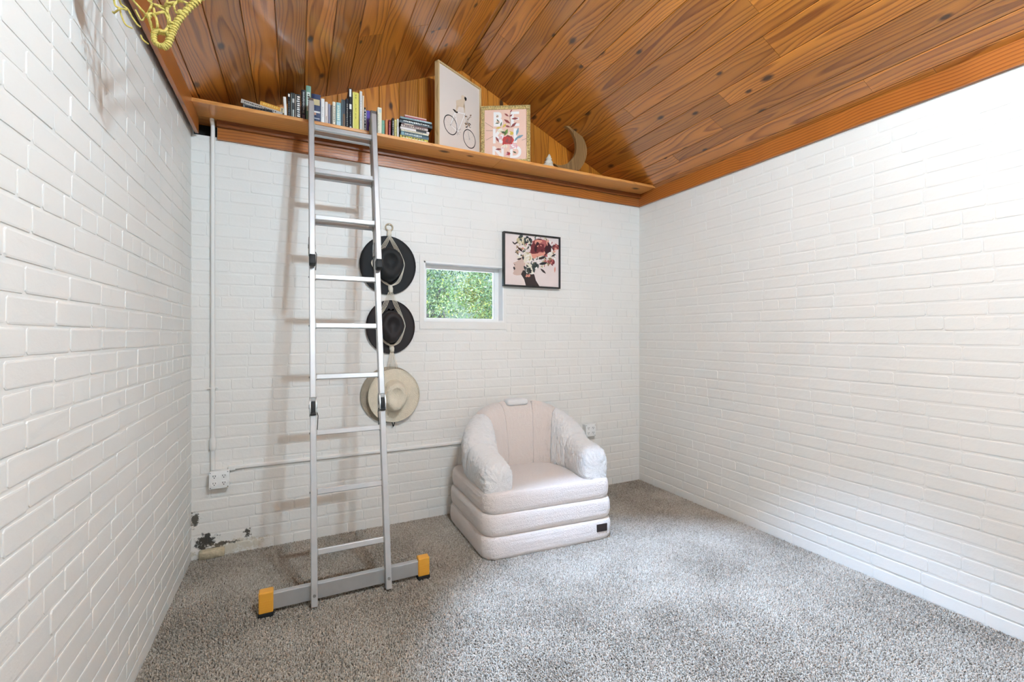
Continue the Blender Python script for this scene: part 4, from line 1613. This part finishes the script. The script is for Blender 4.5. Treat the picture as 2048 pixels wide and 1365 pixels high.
WHT, BLK, CRM = (238, 234, 226), (24, 23, 24), (228, 216, 190)
B = [
    # x0, x1, height, cover, prints, label
    (-0.064, -0.049, 0.122, (240, 232, 222), [], 'thin white paperback, first upright book at the left of the row', -0.05),
    (-0.046, -0.033, 0.150, (26, 26, 28), [(0.86, 0.97, 0.2, 0.9, WHT)] + glyphs(0.1, 0.7, 0.3, 0.8, (120, 118, 116), 8), 'black book with a white spine top, second upright book from the left', 0),
    (-0.031, -0.007, 0.155, (52, 54, 52), [(0.0, 0.95, 0.1, 0.3, (120, 124, 116)), (0.62, 0.78, 0.45, 0.85, (200, 200, 190)), (0.05, 0.35, 0.5, 0.8, (190, 196, 186))], 'dark grey book with pale emblem between two black spined books', 0),
    (-0.005, 0.023, 0.155, (44, 40, 38), [(0.0, 0.98, 0.02, 0.16, (168, 164, 150))] + glyphs(0.04, 0.95, 0.3, 0.95, WHT, 11, 3), 'black book with zebra-like white lettering left of the ladder', 0),
    (0.028, 0.052, 0.190, (34, 33, 36), glyphs(0.25, 0.95, 0.3, 0.75, (176, 172, 166), 15, 4) + [(0.02, 0.2, 0.25, 0.8, (122, 92, 104))], 'tall black book with long grey lettering next to the ladder rail', 0),
    (0.054, 0.082, 0.221, (120, 158, 136), [(0.3, 0.82, 0.15, 0.8, (206, 214, 202))] + glyphs(0.35, 0.8, 0.3, 0.7, (60, 88, 74), 7, 5), 'tallest green spined book behind the left ladder rail', 0),
    (0.085, 0.136, 0.179, (38, 48, 84), [(0.62, 0.82, 0.1, 0.9, (206, 186, 140)), (0.36, 0.42, 0.1, 0.95, (214, 210, 204)), (0.28, 0.36, 0.2, 0.5, (190, 130, 100)), (0.15, 0.18, 0.1, 0.9, (196, 196, 200))], 'thick navy blue book with gold emblem right of the ladder rail', 0),
    (0.138, 0.158, 0.160, (238, 234, 230), glyphs(0.3, 0.7, 0.4, 0.65, (190, 170, 160), 6, 6), 'white book right of the thick navy book', 0),
    (0.160, 0.177, 0.144, (232, 218, 208), glyphs(0.1, 0.4, 0.35, 0.7, (150, 120, 110), 5, 7), 'blush cream book between white and lilac books', 0),
    (0.179, 0.192, 0.137, (150, 146, 162), [], 'slim lilac grey book right of the blush one', 0),
    (0.194, 0.203, 0.131, (112, 100, 92), [], 'very thin brown book between lilac and cream books', 0),
    (0.205, 0.222, 0.156, (236, 226, 204), glyphs(0.2, 0.85, 0.35, 0.7, (90, 80, 70), 10, 8) + [(0.04, 0.1, 0.2, 0.7, BLK)], 'cream book with dark small lettering left of the pale teal one', 0),
    (0.226, 0.254, 0.158, (150, 188, 188), glyphs(0.3, 0.9, 0.2, 0.75, (232, 232, 206), 8, 9) + [(0.02, 0.25, 0.1, 0.9, (190, 214, 218))], 'pale teal book with cream lettering on the shelf', 0),
    (0.257, 0.280, 0.181, (58, 66, 72), [(0.0, 0.98, 0.02, 0.16, (130, 150, 150)), (0.05, 0.5, 0.35, 0.9, (110, 78, 44))], 'slate book with brown lower spine right of the pale teal one', 0),
    (0.282, 0.298, 0.192, (32, 36, 46), glyphs(0.1, 0.85, 0.35, 0.75, (170, 166, 150), 12, 10), 'dark navy slim book left of the tall black and white one', 0),
    (0.300, 0.321, 0.263, (26, 26, 28), [(0.8, 0.98, 0.2, 0.75, WHT), (0.5, 0.62, 0.2, 0.8, WHT), (0.03, 0.08, 0.3, 0.8, WHT)] + glyphs(0.15, 0.45, 0.3, 0.6, (150, 150, 150), 6, 11), 'tall black and white spined book left of the yellow book', 0),
    (0.324, 0.361, 0.245, (226, 212, 92), glyphs(0.83, 0.95, 0.4, 0.62, (60, 52, 20), 5, 12) + glyphs(0.3, 0.7, 0.42, 0.58, (70, 62, 24), 16, 13) + [(0.0, 0.98, 0.0, 0.14, (236, 226, 150))], 'bright yellow tall book in the middle of the row', 0),
    (0.366, 0.381, 0.258, (226, 222, 216), glyphs(0.2, 0.8, 0.4, 0.6, (160, 156, 150), 9, 14), 'tall thin white book right of the yellow book', 0),
    (0.383, 0.392, 0.233, (240, 222, 198), [], 'very thin cream booklet right of the tall white book', 0),
    (0.394, 0.403, 0.160, (40, 40, 42), glyphs(0.1, 0.95, 0.2, 0.85, (226, 226, 224), 7, 15), 'thin black and white book left of the purple one', 0),
    (0.406, 0.430, 0.146, (84, 58, 150), [(0.0, 0.98, 0.0, 0.14, (190, 182, 200)), (0.5, 0.6, 0.7, 0.95, WHT), (0.05, 0.4, 0.7, 0.95, (110, 90, 50))], 'purple book left of the right ladder rail', 0),
    (0.434, 0.473, 0.152, (74, 62, 54), glyphs(0.55, 0.98, 0.15, 0.85, WHT, 6, 16) + [(0.3, 0.36, 0.3, 0.8, (200, 190, 180))], 'dark brown book with white stripes behind the right ladder rail', 0),
    (0.477, 0.503, 0.180, (236, 226, 200), [(0.82, 0.94, 0.3, 0.85, (196, 206, 206))] + glyphs(0.05, 0.75, 0.12, 0.3, (160, 140, 100), 20, 17), 'cream tall book right of the right ladder rail', 0),
    (0.505, 0.522, 0.103, (132, 176, 146), glyphs(0.2, 0.8, 0.4, 0.65, (90, 132, 104), 6, 18), 'small mint green book right of the tall cream one', 0),
    (0.527, 0.543, 0.115, (206, 122, 76), [], 'small terracotta orange book', 0),
    (0.548, 0.562, 0.115, (132, 52, 60), glyphs(0.1, 0.9, 0.3, 0.7, (196, 130, 130), 7, 19), 'small maroon book right of the terracotta one', 0),
    (0.569, 0.582, 0.130, (30, 24, 26), glyphs(0.05, 0.9, 0.35, 0.75, WHT, 9, 20), 'small black book with white lettering right of the maroon one', 0),
    (0.585, 0.600, 0.123, (224, 206, 132), glyphs(0.05, 0.95, 0.3, 0.8, (150, 140, 80), 11, 21), 'small pale yellow book left of the lying stack', 0),
    (0.602, 0.613, 0.130, (232, 228, 222), [(0.6, 0.9, 0.3, 0.7, (206, 190, 150))], 'small white book touching the lying stack', 0),
]
for k, (x0, x1, h, cov, pr, lab, lean) in enumerate(B):
    dep = min(0.20, h * 0.68 + 0.02)
    book(lab, x1 - x0, h, dep, cov, pr, (x0, 3.0 + RNG.uniform(-0.003, 0.003), SHZ1 + (0.001 if lean else 0)), (0, lean, 0))


def lying(label, x0, length, z, thick, dep, cov, prints, y=2.995, yaw=0.0, tilt=0.0):
    """spine along X: local Z turned to +X, thickness downwards from z+thick"""
    return book(label, thick, length, dep, cov, prints, (x0, y, z + thick), (0, math.pi / 2 + tilt, yaw), 'books lying on the shelf')


# the lying stack, from the bottom
zz = SHZ1
for (x0, L, th, cov, pr, lab) in (
    (0.620, 0.188, 0.024, (214, 196, 80), glyphs(0.05, 0.9, 0.1, 0.45, (40, 38, 24), 9, 30) + glyphs(0.1, 0.98, 0.5, 0.95, (240, 236, 220), 8, 31), 'yellow book with black marks at the bottom of the lying stack'),
    (0.624, 0.190, 0.030, (62, 84, 92), glyphs(0.15, 0.75, 0.3, 0.75, (206, 212, 206), 12, 32) + [(0.02, 0.12, 0.2, 0.85, (120, 156, 164))], 'slate teal book second from the bottom of the lying stack'),
    (0.627, 0.186, 0.012, (226, 214, 186), glyphs(0.1, 0.8, 0.3, 0.7, (150, 130, 100), 12, 33), 'thin cream book third from the bottom of the lying stack'),
    (0.622, 0.196, 0.016, (222, 210, 204), [(0.54, 0.9, 0.1, 0.9, (44, 40, 38))], 'pale pink book with a black end, middle of the lying stack'),
    (0.627, 0.180, 0.013, (206, 188, 178), glyphs(0.05, 0.9, 0.2, 0.8, (110, 80, 76), 10, 34), 'dusty rose book above the middle of the lying stack'),
    (0.630, 0.176, 0.010, (98, 66, 60), [(0.1, 0.45, 0.2, 0.8, (214, 190, 170))], 'thin brown book below the wide black one in the stack'),
    (0.616, 0.222, 0.028, (28, 30, 31), glyphs(0.12, 0.92, 0.3, 0.7, (226, 226, 220), 15, 35), 'wide black book with white lettering near the top of the stack'),
    (0.622, 0.212, 0.013, (132, 152, 156), glyphs(0.45, 0.95, 0.25, 0.75, (214, 222, 222), 9, 36), 'grey blue book second from the top of the lying stack'),
    (0.652, 0.146, 0.017, (226, 196, 188), [(0.0, 1.0, 0.5, 0.98, (156, 60, 66))], 'small pink and maroon book on top of the lying stack')):
    lying(lab, x0, L, zz, th, 0.15, cov, pr, y=2.99 + RNG.uniform(-0.004, 0.003), yaw=RNG.uniform(-0.015, 0.015))
    zz += th + 0.0005
# the left pile: a flat book, two tilted on it
lying('dark grey flat book at the bottom of the left pile', -0.276, 0.155, SHZ1, 0.030, 0.17, (120, 118, 116), [(0.06, 0.96, 0.18, 0.82, (46, 46, 48))] + glyphs(0.15, 0.8, 0.3, 0.6, (150, 150, 152), 7, 40))
lying('long grey book slanting down across the left pile', -0.284, 0.215, SHZ1 + 0.036, 0.023, 0.17, (188, 178, 166), glyphs(0.08, 0.85, 0.3, 0.7, (84, 76, 70), 18, 41), tilt=0.158)
lying('orange yellow book lying on the long grey book', -0.188, 0.105, SHZ1 + 0.0445, 0.024, 0.14, (222, 158, 62), glyphs(0.15, 0.9, 0.25, 0.75, (236, 196, 96), 7, 42), tilt=0.158)
book('small orange and cream book standing at the end of the left pile', 0.020, 0.040, 0.10, (232, 206, 160), [(0.75, 1.0, 0.0, 1.0, (206, 130, 70))] + glyphs(0.1, 0.7, 0.25, 0.8, (40, 34, 30), 3, 43), (-0.0865, 2.998, SHZ1 + 0.0225), (0, 0, 0), 'books lying on the shelf')

# ---- hats and their macrame hanger
def hat(name, label, x, z, rx, rz, crx, crz, ch, m, yb=0.0, ox=0.0, pinch=0.35, band=None, point=True, curl=0.012, rot=0.0):
    """hangs flat on the wall, crown towards the room; the crown's point is downwards"""
    o = thing(name, label, 'hat', (x, D - 0.012 - yb, z), (0, rot, 0))
    K = 44

    def crown_ring(sx, sz, y, sharp, dz=0.0):
        ring = []
        for j in range(K):
            a = 2 * math.pi * j / K
            ca, sa = math.cos(a), math.sin(a)
            f = 1.0
            if sharp and sa < 0:
                f = 1 - sharp * (abs(sa) ** 1.5) * (1 - abs(sa) ** 6)
            ring.append((ox + sx * ca * f, y, sz * sa + dz))
        return ring

    t = MB()
    rings = []
    for fr, cu in ((1.0, curl), (0.995, curl - 0.004), (0.9, curl * 0.4), (0.75, 0.0), (0.62, 0.0)):
        rings.append([((rx * fr) * math.cos(2 * math.pi * j / K) + ox * (1 - fr), -0.004 - cu * abs(math.cos(2 * math.pi * j / K)) ** 2 - (0.0 if fr > 0.99 else 0.002), (rz * fr) * math.sin(2 * math.pi * j / K)) for j in range(K)])
    rings.append(crown_ring(crx * 1.06, crz * 1.06, -0.006, pinch * 0.6))
    back = [[(p[0], p[1] + 0.0045, p[2]) for p in rg] for rg in rings]
    t.loft(list(reversed(back)) + rings, cap0=False, cap1=False)
    brim = t.build('brim', m, o, smooth='all')
    t = MB()
    rings = [crown_ring(crx * 1.06, crz * 1.06, -0.005, pinch * 0.6)]
    for f, s in ((0.08, 1.0), (0.35, 0.985), (0.62, 0.95), (0.82, 0.9), (0.93, 0.83), (0.985, 0.72), (1.0, 0.6)):
        rings.append(crown_ring(crx * s, crz * s, -0.005 - ch * f, pinch * (0.6 + 0.5 * f), 0.0))
    # the dent on top
    for f, s in ((0.95, 0.46), (0.86, 0.3), (0.80, 0.14)):
        rings.append(crown_ring(crx * s, crz * s, -0.005 - ch * f, pinch * 1.1, 0.01))
    # side pinches near the point
    for ri in range(3, len(rings) - 3):
        for j in range(K):
            a = 2 * math.pi * j / K
            d = math.exp(-((a - math.radians(235)) / 0.35) ** 2) + math.exp(-((a - math.radians(305)) / 0.35) ** 2)
            p = rings[ri][j]
            k = 1 - 0.10 * d * min(1, (ri - 2) / 4)
            rings[ri][j] = (ox + (p[0] - ox) * k, p[1], p[2])
    t.loft(rings, cap0=False)
    t.build('crown', m, o, smooth='all')
    if band:
        t = MB()
        t.loft([crown_ring(crx * 1.025, crz * 1.025, -0.007, pinch * 0.62), crown_ring(crx * 1.03, crz * 1.03, -0.009, pinch * 0.62), crown_ring(crx * 1.02, crz * 1.02, -0.005 - band[0], pinch * 0.65)], cap0=False, cap1=False)
        t.build('hat_band', band[1], o, smooth='all')
    return o


M_FELTK = mat('black_felt', (20, 19, 20), 0.7, bump=0.15, bscale=300, sheen=0.04)
M_FELTB = mat('dark_brown_felt', (30, 19, 18), 0.65, bump=0.15, bscale=300, sheen=0.04)
M_STRAW = mat('cream_straw', (226, 214, 192), 0.8, bump=0.6, bscale=160, var=0.08, vscale=30)
M_TAUPE = mat('taupe_straw', (176, 162, 142), 0.85, bump=0.6, bscale=160, var=0.1, vscale=30)
hat('felt_hat', 'black wide-brimmed felt hat, topmost on the hanger', 0.578, 1.825, 0.192, 0.205, 0.098, 0.118, 0.11, M_FELTK, band=(0.022, mat('black_satin_band', (34, 36, 58), 0.3)))
hat('felt_hat', 'dark brown wide-brimmed felt hat, middle of the hanger', 0.595, 1.395, 0.168, 0.188, 0.085, 0.112, 0.105, M_FELTB, band=(0.018, mat('brown_satin_band', (38, 30, 40), 0.35)))
hat('straw_hat', 'taupe straw hat mostly hidden behind the cream straw hat', 0.590, 0.922, 0.198, 0.196, 0.075, 0.10, 0.03, M_TAUPE, pinch=0.1, curl=0.0)
hat('straw_hat', 'cream straw hat with dented crown, lowest on the hanger', 0.612, 0.918, 0.176, 0.185, 0.082, 0.105, 0.10, M_STRAW, yb=0.036, pinch=0.22, curl=0.014)

cord_m = mat('cotton_cord', (238, 228, 210), 0.9, bump=0.5, bscale=260)
mac = thing('macrame_hanger', 'cream macrame cord hanger with wooden ring holding the hats', 'hanger', (0.586, D, 2.092))


def mac_pt(x, y, z):
    return (x - 0.586, y - D, z - 2.092)


bm = bmesh.new()
t = MB()
rings = []
for k in range(24):
    a = 2 * math.pi * k / 24
    rings.append(mac_pt(0.586 + 0.024 * math.cos(a), D - 0.012, 2.092 + 0.024 * math.sin(a)))
t.tube(rings + [rings[0]], 0.0055, 8, caps=False)
t.build('ring', mat('pale_wood_ring', (190, 172, 146), 0.6), mac, smooth='all')
t = MB()
t.tube([mac_pt(0.586, D + 0.002, 2.112), mac_pt(0.586, D - 0.02, 2.112)], 0.003, 8)
t.build('nail', M_STEEL, mac)
bm.free()
t = MB()
t.tube([mac_pt(0.586, D - 0.016, 2.07), mac_pt(0.586, D - 0.016, 2.04), mac_pt(0.587, D - 0.017, 2.02)], [0.012, 0.016, 0.012], 10)
t.build('knot', cord_m, mac, smooth='all')


def bez(p, n=10):
    P = [Vector(q) for q in p]
    out = []
    for i in range(len(P) - 1):
        a, b_, c, d = P[max(i - 1, 0)], P[i], P[i + 1], P[min(i + 2, len(P) - 1)]
        for k in range(n):
            f = k / n
            out.append(0.5 * ((2 * b_) + (c - a) * f + (2 * a - 5 * b_ + 4 * c - d) * f * f + (3 * b_ - a - 3 * c + d) * f ** 3))
    out.append(P[-1])
    return out


def cords(z_top, z_bot, xt, xb, cz, cxx, half, ylow, nper=4):
    for sx in (-1, 1):
        for k in range(nper):
            o = (k - (nper - 1) / 2) * 0.0056
            y = D - ylow - 0.0028 * (k % 2)
            pts = [(xt + sx * 0.004 + o, D - 0.02, z_top), (xt + sx * (half * 0.48) + o * 1.6, D - 0.024, (z_top * 0.55 + cz * 0.45) + 0.01), (cxx + sx * (half + 0.004) + sx * k * 0.0016, y, cz + 0.03), (cxx + sx * (half + 0.003) + sx * k * 0.0014, y, cz - 0.02), (xb + sx * half * 0.55 + o * 1.2, D - 0.024, z_bot * 0.7 + cz * 0.3 - 0.01), (xb + sx * 0.004 + o, D - 0.02, z_bot)]
            t = MB()
            t.tube([mac_pt(*q) for q in bez(pts, 5)], 0.0017, 5)
            t.build('cord', cord_m, mac, smooth='all')


cords(2.022, 1.682, 0.587, 0.594, 1.825, 0.578, 0.098, 0.03)
cords(1.640, 1.262, 0.594, 0.602, 1.395, 0.595, 0.086, 0.028)
for zc, xc in ((1.660, 0.594), (1.245, 0.602)):
    t = MB()
    t.tube([mac_pt(xc - 0.004, D - 0.022, zc + 0.026), mac_pt(xc, D - 0.023, zc), mac_pt(xc + 0.003, D - 0.022, zc - 0.026)], [0.013, 0.017, 0.013], 10)
    t.build('knot', cord_m, mac, smooth='all')
for k in range(8):
    f = k / 7
    t = MB()
    t.tube([mac_pt(0.602 + (f - 0.5) * 0.02, D - 0.022, 1.222), mac_pt(0.606 + (f - 0.5) * 0.055, D - 0.02, 1.15), mac_pt(0.608 + (f - 0.5) * 0.085, D - 0.019, 1.085)], 0.0017, 5)
    t.build('cord', cord_m, mac, smooth='all')
t = MB()
t.tube(bez([mac_pt(0.600, D - 0.03, 0.735), mac_pt(0.607, D - 0.03, 0.712), mac_pt(0.610, D - 0.03, 0.700), mac_pt(0.616, D - 0.03, 0.714), mac_pt(0.622, D - 0.03, 0.738)], 5), 0.0035, 6)
chin = t.build('chin_cord', M_BLACK, None, smooth='all')
chin.location = (0.586, D, 2.092)
tag(chin, 'small black chin cord dangling under the cream straw hat', 'cord')

# ---- yellow net hanging near the left wall, top edge of the picture
M_NET = mat('yellow_cotton_rope', (206, 184, 96), 0.85, bump=0.6, bscale=200, var=0.12, vscale=60)
net = thing('rope_net', 'yellow knotted rope net hanging beside the left wall at the top', 'net', (-0.345, 1.60, 2.80))


def np_(x, y, dy=0.0):
    """net drawn on an upright sheet about 1.6 m in front of the camera"""
    u = (x - 1024) / FPX
    v = (670.4 - y) / FPX
    dx, dy_ = math.sin(YAW) + u * math.cos(YAW), math.cos(YAW) - u * math.sin(YAW)
    Y = 1.60 + dy
    tt = Y / dy_
    return Vector((dx * tt + 0.345, Y - 1.60, CAM_H + v * tt - 2.80))


def crop(x, y):
    return 200 + x / 9.31, y / 9.31


def rope(pts, r, name='cord', dys=None):
    P = [np_(*crop(*p), dy=(dys[i] if dys else 0.0)) for i, p in enumerate(pts)]
    t = MB()
    Q = bez(P, 5)
    t.tube(Q, r, 7)
    if name == 'edge_rope':
        # thinner strand wound round it
        tot, w = 0.0, []
        n_ = len(Q) * 5
        for k in range(n_):
            f = k / (n_ - 1) * (len(Q) - 1)
            i0 = min(int(f), len(Q) - 2)
            c = Q[i0].lerp(Q[i0 + 1], f - i0)
            d = (Q[i0 + 1] - Q[i0]).normalized()
            a = d.orthogonal().normalized()
            b_ = d.cross(a)
            th = k * 0.95
            w.append(c + (a * math.cos(th) + b_ * math.sin(th)) * r)
        t.tube(w, r * 0.42, 5)
    t.build(name, M_NET, net, smooth='all')


rope([(1160, 880), (1260, 830), (1330, 640), (1400, 480), (1520, 300), (1700, 110), (1900, -60), (2350, -420), (2900, -900)], 0.0075, 'edge_rope')
rope([(1160, 880), (1020, 780), (1010, 620), (1060, 585), (1160, 600), (1280, 640)], 0.0060, 'edge_rope')
rope([(1290, 860), (1180, 885), (1100, 850), (985, 720)], 0.0038, 'edge_rope')
for pts, r in (([(985, 590), (930, 420), (870, 290), (700, 100), (560, -60), (300, -380)], 0.0030),
               ([(1010, 600), (960, 460), (900, 300), (960, 250), (1040, 330), (1070, 480), (1050, 560)], 0.0034),
               ([(1200, 600), (1260, 500), (1270, 380), (1210, 240), (1130, 230), (1010, 270), (880, 280)], 0.0036),
               ([(1060, 545), (1150, 590), (1220, 560), (1270, 480)], 0.0034),
               ([(1300, 450), (1290, 330), (1250, 220), (1270, 120), (1400, 60), (1480, 0), (1560, -120)], 0.0040),
               ([(1240, 200), (1100, 130), (960, 60), (860, -30), (700, -200)], 0.0030),
               ([(1020, 270), (1000, 160), (950, 70), (960, -40), (1000, -250)], 0.0032),
               ([(880, 270), (930, 160), (970, 80)], 0.0028),
               ([(1240, 140), (1120, 110), (1010, 80)], 0.0030),
               ([(1500, 240), (1420, 240), (1380, 120), (1390, 40), (1250, 50), (1260, -60), (1200, -300)], 0.0028),
               ([(1420, 430), (1330, 420), (1290, 400)], 0.0030),
               ([(1660, 80), (1560, 30), (1450, 10), (1400, -100), (1500, -400)], 0.0032),
               ([(260, -40), (280, 90), (370, 150), (520, 175), (400, 80), (350, -30)], 0.0026),
               ([(520, 170), (600, 320), (690, 450), (750, 500)], 0.0024),
               ([(370, 160), (400, 300), (480, 460), (600, 525)], 0.0022),
               ([(760, 660), (800, 740), (900, 820)], 0.0022),
               ([(660, 180), (720, 300), (780, 380), (860, 300)], 0.0022),
               ([(240, 220), (260, 240), (330, 190), (370, 160)], 0.0024)):
    rope(pts, r, 'cord', [RNG.uniform(-0.015, 0.015) for _ in pts])
for (x, y) in ((1500, 230), (1340, 510), (900, 300), (1260, 90), (1060, 590)):
    bm = bmesh.new()
    bmesh.ops.create_icosphere(bm, subdivisions=2, radius=0.0085)
    for p in bm.verts:
        p.co = p.co * RNG.uniform(0.85, 1.15) + np_(*crop(x, y))
    t = MB().bm(bm)
    t.build('knot', M_NET, net, smooth='all')
# how it hangs: upper mesh and a hook in the ceiling, above the picture
hk = np_(*crop(1200, -700))
for a in ((2900, -900), (1500, -400), (1200, -300), (1000, -250), (700, -200), (300, -380)):
    t = MB()
    p = np_(*crop(*a))
    t.tube([p, p.lerp(Vector((0.02, 0.0, -0.06)), 0.5) + Vector((0, 0, -0.02)), Vector((0.02, 0.0, -0.06))], 0.0035, 6)
    t.build('cord', M_NET, net, smooth='all')
t = MB()
t.tube(bez([(0.02, 0, -0.075), (0.0, 0, -0.065), (0.005, 0, -0.045), (0.02, 0, -0.04), (0.02, 0, 0.02)], 5), 0.004, 8)
t.build('hook', M_STEEL, net, smooth='all')
# dark blue toy hanging in the net
bp_ = np_(212, -34)
bm = bmesh.new()
bmesh.ops.create_uvsphere(bm, u_segments=16, v_segments=10, radius=0.04)
for p in bm.verts:
    p.co = Vector((p.co.x * 0.75, p.co.y * 0.7, p.co.z * (1.25 if p.co.z > 0 else 1.0)))
t = MB().bm(bm)
toy = t.build('soft_toy', mat('navy_plush', (44, 44, 92), 0.9, bump=0.6, bscale=120, sheen=0.4), None, smooth='all')
toy.location = Vector((-0.345, 1.60, 2.80)) + bp_
tag(toy, 'dark blue rounded toy held in the yellow net at the top edge', 'toy')
